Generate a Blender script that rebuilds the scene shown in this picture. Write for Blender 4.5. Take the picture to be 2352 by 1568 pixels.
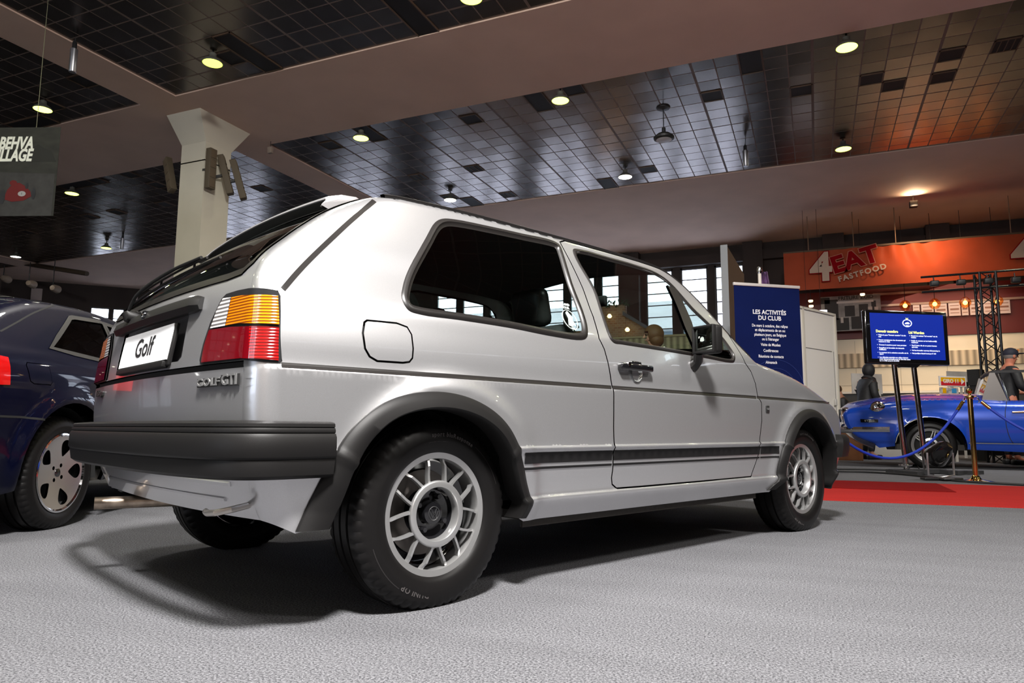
import bpy, bmesh, math, random
import numpy as np
from mathutils import Vector, Matrix
from mathutils.geometry import delaunay_2d_cdt
random.seed(7)
PI = math.pi
SC = bpy.context.scene
for o in list(bpy.data.objects): bpy.data.objects.remove(o)

# ---------------------------------------------------------------- camera
F_PX = 1625.95
CAM = np.array([0.0, 0.0, 0.534])
YAW, PITCH, ROLL = math.radians(113.139), math.radians(7.0516), math.radians(0.2937)
_f = np.array([math.cos(YAW)*math.cos(PITCH), math.sin(YAW)*math.cos(PITCH), math.sin(PITCH)])
_r = np.cross(_f, [0, 0, 1]); _r /= np.linalg.norm(_r); _u = np.cross(_r, _f)
_r2 = math.cos(ROLL)*_r + math.sin(ROLL)*_u; _u2 = -math.sin(ROLL)*_r + math.cos(ROLL)*_u
cam_data = bpy.data.cameras.new('camera'); cam = bpy.data.objects.new('camera', cam_data)
SC.collection.objects.link(cam)
M = Matrix(((_r2[0], _u2[0], -_f[0]), (_r2[1], _u2[1], -_f[1]), (_r2[2], _u2[2], -_f[2])))
cam.matrix_world = Matrix.Translation(Vector(CAM)) @ M.to_4x4()
cam_data.sensor_width = 36.0; cam_data.lens = 36.0*F_PX/2352.0
cam_data.clip_start = 0.05; cam_data.clip_end = 300
SC.camera = cam
MW = np.array([_r2, _u2, _f])
def ray(px, py): return MW.T @ np.array([(px-1176)/F_PX, -(py-784)/F_PX, 1.0])
def at_z(px, py, z): d = ray(px, py); return CAM + d*(z-CAM[2])/d[2]
def at_y(px, py, y): d = ray(px, py); return CAM + d*y/d[1]
def at_x(px, py, x): d = ray(px, py); return CAM + d*x/d[0]
def at_d(px, py, dep): return CAM + ray(px, py)*dep      # ray has unit depth
def proj(P):
    q = (P-CAM) @ MW.T
    return np.stack([1176+F_PX*q[:, 0]/q[:, 2], 784-F_PX*q[:, 1]/q[:, 2]], 1)

# ---------------------------------------------------------------- colour management, world
vs = SC.view_settings
vs.view_transform = 'Standard'; vs.look = 'None'; vs.gamma = 1.0; vs.use_curve_mapping = False
vs.exposure = 0.0
w = bpy.data.worlds.new('overcast_sky'); SC.world = w; w.use_nodes = True
bg = w.node_tree.nodes['Background']; bg.inputs[0].default_value = (0.87, 0.91, 1.0, 1); bg.inputs[1].default_value = 6.5

def area(name, loc, target, size, power, col=(1, 1, 1), shape='DISK', size_y=None, spread=PI):
    L = bpy.data.lights.new(name, 'AREA'); L.shape = shape; L.size = size
    if size_y: L.shape = 'RECTANGLE'; L.size_y = size_y
    L.energy = power; L.color = col; L.spread = spread
    o = bpy.data.objects.new(name, L); SC.collection.objects.link(o); o.location = loc
    d = Vector(target)-Vector(loc); o.rotation_euler = d.to_track_quat('-Z', 'Y').to_euler()
    return o
# exhibition floodlights of the hall, hung high under the ceiling over the stand
area('stand_floodlight', (0.6, -0.6, 5.3), (-1.5, 2.4, 0.6), 0.8, 760, (1.0, 0.97, 0.94), spread=2.4)
area('stand_floodlight', (-3.6, -0.8, 5.3), (-2.2, 2.6, 0.4), 0.9, 110, (1.0, 0.97, 0.94), spread=2.4)
area('stand_floodlight', (4.6, 2.2, 5.3), (1.2, 3.4, 0.0), 0.9, 110, (1.0, 0.95, 0.9), spread=2.4)
area('stand_floodlight', (-5.0, 6.0, 5.3), (-3.2, 4.2, 0.0), 0.8, 70, (1.0, 0.95, 0.9), spread=2.4)
area('stand_floodlight', (3.5, 10.6, 5.2), (2.2, 12.2, 0.3), 0.7, 90, (1.0, 0.96, 0.92), spread=2.0)
area('stall_light', (2.8, 17.9, 3.15), (3.2, 19.0, 1.6), 3.0, 45, (1.0, 0.84, 0.62), spread=2.4)
# warm ambience of the rest of the hall
area('hall_ambience', (0, -9.0, 3.5), (-2, 6, 3.0), 9.0, 60, (1.0, 0.80, 0.68), size_y=4.0)

# ---------------------------------------------------------------- materials
MATS = {}
def mat(name, col=(0.5, 0.5, 0.5), rough=0.5, metal=0.0, coat=0.0, emit=None, estr=0.0, spec=0.5, trans=0.0, ior=1.45, bump=None, noise=None, alpha=1.0, coatr=0.03):
    if name in MATS: return MATS[name]
    m = bpy.data.materials.new(name); m.use_nodes = True; nt = m.node_tree; b = nt.nodes['Principled BSDF']
    b.inputs['Base Color'].default_value = (*col, 1); b.inputs['Roughness'].default_value = rough
    b.inputs['Metallic'].default_value = metal; b.inputs['Coat Weight'].default_value = coat
    b.inputs['Coat Roughness'].default_value = coatr; b.inputs['Specular IOR Level'].default_value = spec
    b.inputs['Transmission Weight'].default_value = trans; b.inputs['IOR'].default_value = ior
    if emit: b.inputs['Emission Color'].default_value = (*emit, 1); b.inputs['Emission Strength'].default_value = estr
    tc = nt.nodes.new('ShaderNodeTexCoord')
    if noise:   # (scale, amount[, coords scale xyz])
        n = nt.nodes.new('ShaderNodeTexNoise'); n.inputs['Scale'].default_value = noise[0]; n.inputs['Detail'].default_value = 4
        mp = nt.nodes.new('ShaderNodeMapping'); mp.inputs['Scale'].default_value = noise[2] if len(noise) > 2 else (1, 1, 1)
        nt.links.new(tc.outputs['Object'], mp.inputs[0]); nt.links.new(mp.outputs[0], n.inputs['Vector'])
        r = nt.nodes.new('ShaderNodeMapRange'); a = noise[1]
        r.inputs['From Min'].default_value = 0.25; r.inputs['From Max'].default_value = 0.75
        r.inputs['To Min'].default_value = 1-a; r.inputs['To Max'].default_value = 1+a
        mx = nt.nodes.new('ShaderNodeVectorMath'); mx.operation = 'SCALE'; mx.inputs[0].default_value = col
        nt.links.new(n.outputs['Fac'], r.inputs['Value']); nt.links.new(r.outputs[0], mx.inputs['Scale'])
        nt.links.new(mx.outputs[0], b.inputs['Base Color'])
    if bump:    # (scale, strength, distance)
        n = nt.nodes.new('ShaderNodeTexNoise'); n.inputs['Scale'].default_value = bump[0]; n.inputs['Detail'].default_value = 3
        nt.links.new(tc.outputs['Object'], n.inputs['Vector'])
        bp = nt.nodes.new('ShaderNodeBump'); bp.inputs['Strength'].default_value = bump[1]; bp.inputs['Distance'].default_value = bump[2]
        nt.links.new(n.outputs['Fac'], bp.inputs['Height']); nt.links.new(bp.outputs[0], b.inputs['Normal'])
    MATS[name] = m; return m

def carpet_mat(name, c1, c2, sheen=0.0):
    m = mat(name, c1, 0.95, spec=0.1); nt = m.node_tree; b = nt.nodes['Principled BSDF']
    tc = nt.nodes.new('ShaderNodeTexCoord')
    n = nt.nodes.new('ShaderNodeTexNoise'); n.inputs['Scale'].default_value = 170; n.inputs['Detail'].default_value = 3; n.inputs['Roughness'].default_value = .7
    n2 = nt.nodes.new('ShaderNodeTexNoise'); n2.inputs['Scale'].default_value = 1.7; n2.inputs['Detail'].default_value = 4
    mp = nt.nodes.new('ShaderNodeMapping'); mp.inputs['Rotation'].default_value = (0, 0, 0.2); mp.inputs['Scale'].default_value = (0.6, 3.0, 1)
    n3 = nt.nodes.new('ShaderNodeTexNoise'); n3.inputs['Scale'].default_value = 900; n3.inputs['Detail'].default_value = 1
    nt.links.new(tc.outputs['Object'], n.inputs['Vector']); nt.links.new(tc.outputs['Object'], n3.inputs['Vector'])
    nt.links.new(tc.outputs['Object'], mp.inputs[0]); nt.links.new(mp.outputs[0], n2.inputs['Vector'])
    cr = nt.nodes.new('ShaderNodeValToRGB'); cr.color_ramp.elements[0].position = 0.43; cr.color_ramp.elements[1].position = 0.58
    cr.color_ramp.elements[0].color = (*c2, 1); cr.color_ramp.elements[1].color = (*c1, 1)
    mm = nt.nodes.new('ShaderNodeMath'); mm.operation = 'MULTIPLY_ADD'; mm.inputs[1].default_value = 0.6; 
    m2 = nt.nodes.new('ShaderNodeMath'); m2.operation = 'MULTIPLY'; m2.inputs[1].default_value = 0.4
    nt.links.new(n.outputs['Fac'], mm.inputs[0]); nt.links.new(n3.outputs['Fac'], m2.inputs[0]); nt.links.new(m2.outputs[0], mm.inputs[2])
    nt.links.new(mm.outputs[0], cr.inputs['Fac'])
    r = nt.nodes.new('ShaderNodeMapRange'); r.inputs['From Min'].default_value = 0.3; r.inputs['From Max'].default_value = 0.7
    r.inputs['To Min'].default_value = 0.92; r.inputs['To Max'].default_value = 1.07
    mx = nt.nodes.new('ShaderNodeVectorMath'); mx.operation = 'SCALE'
    nt.links.new(n2.outputs['Fac'], r.inputs['Value']); nt.links.new(cr.outputs[0], mx.inputs[0]); nt.links.new(r.outputs[0], mx.inputs['Scale'])
    nt.links.new(mx.outputs[0], b.inputs['Base Color'])
    bp = nt.nodes.new('ShaderNodeBump'); bp.inputs['Strength'].default_value = 0.25; bp.inputs['Distance'].default_value = 0.003
    nt.links.new(mm.outputs[0], bp.inputs['Height']); nt.links.new(bp.outputs[0], b.inputs['Normal'])
    return m

def glass_mat(name, tint, gloss=1.0, ior=1.5):
    if name in MATS: return MATS[name]
    m = bpy.data.materials.new(name); m.use_nodes = True; nt = m.node_tree
    for n in list(nt.nodes): nt.nodes.remove(n)
    out = nt.nodes.new('ShaderNodeOutputMaterial'); mx = nt.nodes.new('ShaderNodeMixShader')
    t = nt.nodes.new('ShaderNodeBsdfTransparent'); t.inputs[0].default_value = (*tint, 1)
    g = nt.nodes.new('ShaderNodeBsdfGlossy'); g.inputs['Roughness'].default_value = 0.01; g.inputs[0].default_value = (gloss, gloss, gloss, 1)
    ge = nt.nodes.new('ShaderNodeNewGeometry'); dp = nt.nodes.new('ShaderNodeVectorMath'); dp.operation = 'DOT_PRODUCT'
    nt.links.new(ge.outputs['Incoming'], dp.inputs[0]); nt.links.new(ge.outputs['Normal'], dp.inputs[1])
    def mt(op, a, b_=None, c=None):
        n = nt.nodes.new('ShaderNodeMath'); n.operation = op
        for i, v in enumerate((a, b_, c)):
            if v is None: continue
            if isinstance(v, (int, float)): n.inputs[i].default_value = v
            else: nt.links.new(v, n.inputs[i])
        return n.outputs[0]
    f5 = mt('POWER', mt('SUBTRACT', 1.0, mt('ABSOLUTE', dp.outputs['Value'])), 5.0)     # Schlick reflectance of a pane
    nt.links.new(mt('MULTIPLY_ADD', f5, .90, .06), mx.inputs[0])
    nt.links.new(t.outputs[0], mx.inputs[1]); nt.links.new(g.outputs[0], mx.inputs[2])
    nt.links.new(mx.outputs[0], out.inputs[0]); MATS[name] = m; return m

def ribbed(name, col, scale, strength, rough=0.15, axis=2, coat=1.0, emis=0.0):
    m = mat(name, col, rough, coat=coat); nt = m.node_tree; b = nt.nodes['Principled BSDF']
    tc = nt.nodes.new('ShaderNodeTexCoord'); sp = nt.nodes.new('ShaderNodeSeparateXYZ')
    s = nt.nodes.new('ShaderNodeMath'); s.operation = 'MULTIPLY'; s.inputs[1].default_value = scale
    si = nt.nodes.new('ShaderNodeMath'); si.operation = 'SINE'
    bp = nt.nodes.new('ShaderNodeBump'); bp.inputs['Strength'].default_value = strength; bp.inputs['Distance'].default_value = 0.002
    nt.links.new(tc.outputs['Object'], sp.inputs[0]); nt.links.new(sp.outputs[axis], s.inputs[0]); nt.links.new(s.outputs[0], si.inputs[0])
    nt.links.new(si.outputs[0], bp.inputs['Height']); nt.links.new(bp.outputs[0], b.inputs['Normal'])
    r = nt.nodes.new('ShaderNodeMapRange'); r.inputs['From Min'].default_value = -1; r.inputs['To Min'].default_value = 0.45; r.inputs['To Max'].default_value = 1.15
    mx = nt.nodes.new('ShaderNodeVectorMath'); mx.operation = 'SCALE'; mx.inputs[0].default_value = col
    nt.links.new(si.outputs[0], r.inputs['Value']); nt.links.new(r.outputs[0], mx.inputs['Scale']); nt.links.new(mx.outputs[0], b.inputs['Base Color'])
    return m

# ---------------------------------------------------------------- geometry helpers
class MB:
    """collects shapes into one mesh"""
    def __init__(s): s.v = []; s.f = []; s.m = Matrix.Identity(4); s.sm = []
    def add(s, V, F, smooth=False):
        n = len(s.v); s.v += [tuple(s.m @ Vector(p)) for p in V]; s.f += [tuple(i+n for i in f) for f in F]; s.sm += [smooth]*len(F); return s
    def box(s, c, d, rz=0.0, bev=0.0):
        x, y, z = [k/2 for k in d]; R = Matrix.Rotation(rz, 3, 'Z'); c = Vector(c)
        if bev <= 0:
            P = [(-x, -y, -z), (x, -y, -z), (x, y, -z), (-x, y, -z), (-x, -y, z), (x, -y, z), (x, y, z), (-x, y, z)]
            F = [(0, 3, 2, 1), (4, 5, 6, 7), (0, 1, 5, 4), (1, 2, 6, 5), (2, 3, 7, 6), (3, 0, 4, 7)]
            return s.add([c+R@Vector(p) for p in P], F)
        bm = bmesh.new(); bmesh.ops.create_cube(bm, size=1)
        for v in bm.verts: v.co = Vector((v.co.x*d[0], v.co.y*d[1], v.co.z*d[2]))
        bmesh.ops.bevel(bm, geom=list(bm.edges), offset=bev, segments=3, profile=0.5, affect='EDGES')
        bm.verts.index_update()
        s.add([c+R@v.co for v in bm.verts], [tuple(v.index for v in f.verts) for f in bm.faces], True); bm.free(); return s
    def bar(s, a, b, r, n=8, r2=None, cap=True):
        return s.tube([a, b], r if r2 is None else [r, r2], n, cap)
    def tube(s, pts, r, n=8, cap=True, flat=None):
        P = [Vector(p) for p in pts]; k = len(P); rr = r if isinstance(r, (list, tuple)) else [r]*k
        V = []; F = []; prev = None
        for i, p in enumerate(P):
            t = (P[min(i+1, k-1)]-P[max(i-1, 0)]).normalized()
            if prev is None: a = t.orthogonal().normalized() if flat is None else (Vector(flat)-t*t.dot(Vector(flat))).normalized()
            else: a = (prev - t*prev.dot(t)).normalized()
            prev = a; b = t.cross(a)
            for j in range(n):
                an = 2*PI*j/n; V.append(p+(a*math.cos(an)+b*math.sin(an))*rr[i])
        for i in range(k-1):
            for j in range(n):
                j2 = (j+1) % n; F.append((i*n+j, i*n+j2, (i+1)*n+j2, (i+1)*n+j))
        if cap: F.append(tuple(range(n-1, -1, -1))); F.append(tuple(range((k-1)*n, k*n)))
        return s.add(V, F, True)
    def lathe(s, prof, n=32, axis='Z', c=(0, 0, 0), close=False):
        V = []; F = []; m = len(prof)      # prof: (r, h)
        for j in range(n):
            an = 2*PI*j/n; ca, sa = math.cos(an), math.sin(an)
            for r, h in prof:
                p = (r*ca, r*sa, h) if axis == 'Z' else ((r*ca, h, r*sa) if axis == 'Y' else (h, r*ca, r*sa))
                V.append(Vector(p)+Vector(c))
        for j in range(n):
            j2 = (j+1) % n
            for i in range(m-1 if not close else m):
                i2 = (i+1) % m; F.append((j*m+i, j2*m+i, j2*m+i2, j*m+i2))
        return s.add(V, F, True)
    def prism(s, poly, a, b, plane='XZ'):
        """extrude a 2D polygon between two values of the third axis"""
        k = len(poly); V = []
        for h in (a, b):
            for p in poly: V.append((p[0], h, p[1]) if plane == 'XZ' else ((p[0], p[1], h) if plane == 'XY' else (h, p[0], p[1])))
        F = [tuple(range(k)), tuple(range(2*k-1, k-1, -1))]+[(i, i+k, (i+1) % k+k, (i+1) % k) for i in range(k)]
        return s.add(V, F)
    def build(s, name, m, parent=None, smooth=None, auto=35):
        me = bpy.data.meshes.new(name); me.from_pydata([tuple(v) for v in s.v], [], s.f); me.materials.append(m)
        me.polygons.foreach_set('use_smooth', s.sm if smooth is None else [smooth]*len(s.f))
        bm = bmesh.new(); bm.from_mesh(me); bmesh.ops.recalc_face_normals(bm, faces=bm.faces); bm.to_mesh(me); bm.free()
        if any(s.sm) if smooth is None else smooth: me.set_sharp_from_angle(angle=math.radians(auto))
        o = bpy.data.objects.new(name, me); SC.collection.objects.link(o)
        if parent: o.parent = parent
        return o
def tag(o, label=None, cat=None, group=None, kind=None):
    if label: o['label'] = label
    if cat: o['category'] = cat
    if group: o['group'] = group
    if kind: o['kind'] = kind
    return o
def empty(name, loc=(0, 0, 0), rz=0.0, label=None, cat=None, group=None, mtx=None):
    o = bpy.data.objects.new(name, None); SC.collection.objects.link(o); o.empty_display_size = 0.1
    if mtx is not None: o.matrix_world = mtx
    else: o.location = loc; o.rotation_euler = (0, 0, rz)
    return tag(o, label, cat, group)
def struct(mb, name, m): o = mb.build(name, m); o['kind'] = 'structure'; return o
def copy_tree(o, parent=None):
    c = o.copy(); SC.collection.objects.link(c); c.parent = parent
    for ch in [q for q in SC.collection.objects if q.parent == o]: copy_tree(ch, c)
    return c
def frame_mtx(origin, xaxis, up=(0, 0, 1)):
    """x along text, y up, z towards viewer"""
    x = Vector(xaxis).normalized(); u = Vector(up); y = (u-x*u.dot(x)).normalized(); z = x.cross(y)
    return Matrix(((x.x, y.x, z.x, origin[0]), (x.y, y.y, z.y, origin[1]), (x.z, y.z, z.z, origin[2]), (0, 0, 0, 1)))
def text_geo(txt, size, depth=0.001, align='CENTER', shear=0.0, bold=0.0, space=1.0, res=3):
    cu = bpy.data.curves.new('t', 'FONT'); cu.body = txt; cu.size = size; cu.extrude = depth; cu.align_x = align; cu.align_y = 'CENTER'
    cu.shear = shear; cu.offset = bold; cu.space_character = space; cu.resolution_u = res
    o = bpy.data.objects.new('t', cu); SC.collection.objects.link(o)
    dg = bpy.context.evaluated_depsgraph_get(); me = bpy.data.meshes.new_from_object(o.evaluated_get(dg))
    V = [v.co.copy() for v in me.vertices]; F = [tuple(p.vertices) for p in me.polygons]
    bpy.data.objects.remove(o); bpy.data.curves.remove(cu); bpy.data.meshes.remove(me)
    return V, F
def add_text(mb, txt, size, mtx, depth=0.001, sx=1.0, **k):
    V, F = text_geo(txt, size, depth, **k)
    mb.add([mtx @ Vector((v.x*sx, v.y, v.z)) for v in V], F)
def pchip(X, Y, x):
    X = np.asarray(X, float); Y = np.asarray(Y, float); h = np.diff(X); d = np.diff(Y)/h; m = np.zeros(len(X))
    m[0], m[-1] = d[0], d[-1]
    for i in range(1, len(X)-1):
        if d[i-1]*d[i] > 0:
            w1 = 2*h[i]+h[i-1]; w2 = h[i]+2*h[i-1]; m[i] = (w1+w2)/(w1/d[i-1]+w2/d[i])
    x = np.clip(x, X[0], X[-1]); i = np.clip(np.searchsorted(X, x)-1, 0, len(h)-1); t = (x-X[i])/h[i]
    return (2*t**3-3*t**2+1)*Y[i]+(t**3-2*t**2+t)*h[i]*m[i]+(-2*t**3+3*t**2)*Y[i+1]+(t**3-t**2)*h[i]*m[i+1]
def resample(P, step, closed=False):
    P = np.asarray(P, float)
    if closed: P = np.vstack([P, P[:1]])
    out = []
    for a, b in zip(P[:-1], P[1:]):
        n = max(1, int(math.ceil(np.linalg.norm(b-a)/step)))
        for i in range(n): out.append(a+(b-a)*i/n)
    if not closed: out.append(P[-1])
    return np.array(out)
def smooth_curve(P, n=6, closed=False):
    """Catmull-Rom through P"""
    P = np.asarray(P, float); k = len(P); out = []
    for i in range(k if closed else k-1):
        if closed: p0, p1, p2, p3 = P[i-1], P[i], P[(i+1) % k], P[(i+2) % k]
        else: p1, p2 = P[i], P[i+1]; p0 = P[i-1] if i > 0 else 2*p1-p2; p3 = P[i+2] if i < k-2 else 2*p2-p1
        # centripetal
        t0 = 0; t1 = t0+np.linalg.norm(p1-p0)**.5+1e-9; t2 = t1+np.linalg.norm(p2-p1)**.5+1e-9; t3 = t2+np.linalg.norm(p3-p2)**.5+1e-9
        for j in range(n):
            t = t1+(t2-t1)*j/n
            A1 = (t1-t)/(t1-t0)*p0+(t-t0)/(t1-t0)*p1; A2 = (t2-t)/(t2-t1)*p1+(t-t1)/(t2-t1)*p2; A3 = (t3-t)/(t3-t2)*p2+(t-t2)/(t3-t2)*p3
            B1 = (t2-t)/(t2-t0)*A1+(t-t0)/(t2-t0)*A2; B2 = (t3-t)/(t3-t1)*A2+(t-t1)/(t3-t1)*A3
            out.append((t2-t)/(t2-t1)*B1+(t-t1)/(t2-t1)*B2)
    if not closed: out.append(P[-1])
    return np.array(out)
def inside(P, loop):
    x, y = P[:, 0], P[:, 1]; c = np.zeros(len(P), bool); n = len(loop)
    for i in range(n):
        x1, y1 = loop[i]; x2, y2 = loop[(i+1) % n]
        if y1 == y2: continue
        k = ((y1 > y) != (y2 > y)) & (x < (x2-x1)*(y-y1)/(y2-y1)+x1); c ^= k
    return c
def seg_dist(P, A, B):
    """distance of points P to segments A-B: (min distance, index, param, direction)"""
    best = np.full(len(P), 1e9); idx = np.zeros(len(P), int); par = np.zeros(len(P)); D = np.zeros_like(P)
    for i in range(len(A)):
        ab = B[i]-A[i]; L = ab@ab
        t = np.clip(((P-A[i])@ab)/(L+1e-12), 0, 1); q = A[i]+t[:, None]*ab-P; d = np.sqrt((q**2).sum(1)); k = d < best
        best[k] = d[k]; idx[k] = i; par[k] = t[k]; D[k] = q[k]
    return best, idx, par, D
def offset_loop(L, d):
    """shrink (d>0) or grow a closed loop"""
    L = np.asarray(L, float); n = len(L); A = 0.5*sum(L[i][0]*L[(i+1) % n][1]-L[(i+1) % n][0]*L[i][1] for i in range(n)); s = 1 if A > 0 else -1
    out = []
    for i in range(n):
        e1 = L[i]-L[i-1]; e2 = L[(i+1) % n]-L[i]; e1 /= np.linalg.norm(e1)+1e-12; e2 /= np.linalg.norm(e2)+1e-12
        n1 = np.array([-e1[1], e1[0]])*s; n2 = np.array([-e2[1], e2[0]])*s; b = n1+n2; b /= max(np.linalg.norm(b), 1e-6)
        out.append(L[i]+b*d/max(b@n1, 0.5))
    return np.array(out)
def patch(name, m, parent, loop, holes, mapf, step=0.02, flange=0.01, extra=None, edge=None, mirror=False, mats=None, both=False):
    """fill a planar domain loop (with holes) by triangles and map it with mapf(uv)->(pos,normal)"""
    edge = edge or step*0.8
    loops = [resample(l, edge, True) for l in [loop]+list(holes)]
    mn = loops[0].min(0); mx = loops[0].max(0)
    gx = np.arange(mn[0]+step*.37, mx[0], step); gy = np.arange(mn[1]+step*.37, mx[1], step)
    G = np.array(np.meshgrid(gx, gy)).reshape(2, -1).T if len(gx) and len(gy) else np.zeros((0, 2))
    if extra is not None and len(extra): G = np.vstack([G, extra])
    k = inside(G, loops[0])
    for h in loops[1:]: k &= ~inside(G, h)
    G = G[k]
    for l in loops:
        if len(G): G = G[seg_dist(G, l, np.roll(l, -1, 0))[0] > step*0.3]
    pts = []; ed = []
    for l in loops:
        n = len(pts); pts += [tuple(p) for p in l]; ed += [(n+i, n+(i+1) % len(l)) for i in range(len(l))]
    nb = len(pts); pts += [tuple(p) for p in G]
    v2, e2, f2, ov, oe, of = delaunay_2d_cdt([Vector(p) for p in pts], ed, [], 0, 1e-7)
    V = np.array([tuple(v) for v in v2]); Fc = np.array([f for f in f2 if len(f) == 3])
    C = V[Fc].mean(1); k = inside(C, loops[0])
    for h in loops[1:]: k &= ~inside(C, h)
    Fc = Fc[k]; pos, nor = mapf(V)
    pos = np.array(pos); nor = np.array(nor)
    faces = [tuple(int(i) for i in f) for f in Fc]
    # orient
    if len(Fc):
        a, b, c = pos[Fc[:, 0]], pos[Fc[:, 1]], pos[Fc[:, 2]]; fn = np.cross(b-a, c-a); s = (fn*nor[Fc[:, 0]]).sum(1) < 0
        faces = [f[::-1] if q else f for f, q in zip(faces, s)]
    verts = [tuple(p) for p in pos]; nn = [tuple(n) for n in nor]
    if flange:
        cen = pos.mean(0); base = 0
        for l in loops:
            k = len(l); p, n = mapf(l); q = p-n*flange; st = len(verts)
            t = np.roll(p, -1, 0)-np.roll(p, 1, 0); sd = np.cross(t, n); sd /= np.linalg.norm(sd, axis=1)[:, None]+1e-9
            verts += [tuple(x) for x in p]+[tuple(x) for x in q]; nn += [tuple(x) for x in sd]*2
            faces += [(st+i, st+(i+1) % k, st+k+(i+1) % k, st+k+i) for i in range(k)]
    if mirror:
        verts = [(x, -y, z) for x, y, z in verts]; nn = [(x, -y, z) for x, y, z in nn]; faces = [f[::-1] for f in faces]
    if both:
        k = len(verts); verts += [(x, -y, z) for x, y, z in verts]; nn += [(x, -y, z) for x, y, z in nn]; faces += [tuple(i+k for i in f[::-1]) for f in faces]
    me = bpy.data.meshes.new(name); me.from_pydata(verts, [], faces); me.materials.append(m)
    me.polygons.foreach_set('use_smooth', [True]*len(faces)); me.update()
    me.normals_split_custom_set_from_vertices(nn)
    o = bpy.data.objects.new(name, me); SC.collection.objects.link(o)
    if parent: o.parent = parent
    return o

class Body:
    """car shell: a side surface y=Y(x,z) rounded into the silhouette P, and a cap swept along P"""
    def __init__(s, P, R, Y0, crown, origin, rz, sub=6):
        s.P = smooth_curve([p[:2] for p in P], sub); s.R = np.interp(np.arange(len(s.P)), np.arange(len(P))*sub, R)
        s.B = np.interp(np.arange(len(s.P)), np.arange(len(P))*sub, crown)
        s.Y0 = Y0; d = np.gradient(s.P, axis=0); d /= np.linalg.norm(d, axis=1)[:, None]+1e-12
        s.N = np.stack([-d[:, 1], d[:, 0]], 1)     # outward when P runs rear-bottom -> over the roof -> front
        s.S = np.concatenate([[0], np.cumsum(np.linalg.norm(np.diff(s.P, axis=0), axis=1))])
        s.origin = np.array(origin, float); s.rz = rz; c, q = math.cos(rz), math.sin(rz); s.RM = np.array([[c, -q, 0], [q, c, 0], [0, 0, 1]])
    def l2w(s, p): return np.atleast_2d(p) @ s.RM.T + s.origin
    def w2l(s, p): return (np.atleast_2d(p)-s.origin) @ s.RM
    def Y(s, X):
        X = np.asarray(X, float); d, i, t, D = seg_dist(X, s.P[:-1], s.P[1:]); r = s.R[i]*(1-t)+s.R[i+1]*t
        q = np.clip((r-d)/r, 0, 1); return s.Y0(X)-r*(1-np.sqrt(np.maximum(1-q*q, 0)))
    def side(s, off=0.0, sign=-1):
        def f(X):
            X = np.asarray(X, float); d, i, t, D = seg_dist(X, s.P[:-1], s.P[1:]); r = s.R[i]*(1-t)+s.R[i+1]*t
            q = np.clip((r-d)/r, 0, 1); w_ = np.sqrt(np.maximum(1-q*q, 0)); y0 = s.Y0(X); e = 5e-4
            gx = (s.Y0(X+[e, 0])-s.Y0(X-[e, 0]))/(2*e); gz = (s.Y0(X+[0, e])-s.Y0(X-[0, e]))/(2*e)
            nd = s.N[i]*(1-t)[:, None]+s.N[i+1]*t[:, None]; nd /= np.linalg.norm(nd, axis=1)[:, None]
            n = np.stack([-(gx*w_)+q*nd[:, 0], -w_, -(gz*w_)+q*nd[:, 1]], 1); n /= np.linalg.norm(n, axis=1)[:, None]
            p = np.stack([X[:, 0], -(y0-r*(1-w_)), X[:, 1]], 1)+n*off
            if sign > 0: p[:, 1] *= -1; n[:, 1] *= -1
            return p, n
        return f
    def cap(s, off=0.0):
        yc = s.Y0(s.P)-s.R
        def f(U):
            U = np.asarray(U, float); u = np.clip(U[:, 0], 0, s.S[-1]); t = U[:, 1]
            I = lambda a: np.interp(u, s.S, a)
            px, pz, nx, nz, b, y = I(s.P[:, 0]), I(s.P[:, 1]), I(s.N[:, 0]), I(s.N[:, 1]), I(s.B), I(yc)
            k = b*(1-t*t); tt = np.clip(t, -1, 1)
            n = np.stack([nx, 2*b*tt/np.maximum(y, .1), nz], 1)
            n = np.stack([nx, (2*b*t)/np.maximum(y, .1)*1.0, nz], 1); n /= np.linalg.norm(n, axis=1)[:, None]
            p = np.stack([px+nx*k, t*y, pz+nz*k], 1)+n*off
            return p, n
        return f
    def pxside(s, pts, off=0.0):
        """pixels of the photograph -> (x,z) on the right side surface"""
        out = []
        for px, py in pts:
            o = s.w2l(CAM)[0]; d = ray(px, py) @ s.RM; y = 0.78
            for k in range(40):
                t = (-y-o[1])/d[1]; q = o+d*t; y2 = float(s.Y(np.array([[q[0], q[2]]]))[0])+off; y = 0.6*y+0.4*y2
            out.append((q[0], q[2]))
        return np.array(out)
    def pxside_left(s, pts, off=0.0):
        out = []
        for px, py in pts:
            o = s.w2l(CAM)[0]; d = ray(px, py) @ s.RM; y = 0.78
            for k in range(40):
                t = (y-o[1])/d[1]; q = o+d*t; y2 = float(s.Y(np.array([[q[0], q[2]]]))[0])+off; y = 0.6*y+0.4*y2
            out.append((q[0], q[2]))
        return np.array(out)
    def pxmap(s, f, ur, vr, pts, n=160):
        """pixels -> domain coordinates of any mapping f by search (coarse then fine)"""
        out = []
        for px, py in pts:
            a, b = list(ur), list(vr)
            for it in range(4):
                U = np.array(np.meshgrid(np.linspace(*a, n), np.linspace(*b, n))).reshape(2, -1).T
                p, nn = f(U); W_ = s.l2w(p); q = proj(W_); vis = ((CAM-W_)*(nn @ s.RM.T)).sum(1) > -0.02 if it == 0 else True
                e = ((q-[px, py])**2).sum(1); e = np.where(vis, e, 1e9); k = int(np.argmin(e)); c = U[k]
                da = (a[1]-a[0])/n*3; db = (b[1]-b[0])/n*3; a = [c[0]-da, c[0]+da]; b = [c[1]-db, c[1]+db]; n = 30
            n = 160; out.append(c)
        return np.array(out)
    def s_at(s, i, x=None, z=None): return s.S[i]
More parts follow.
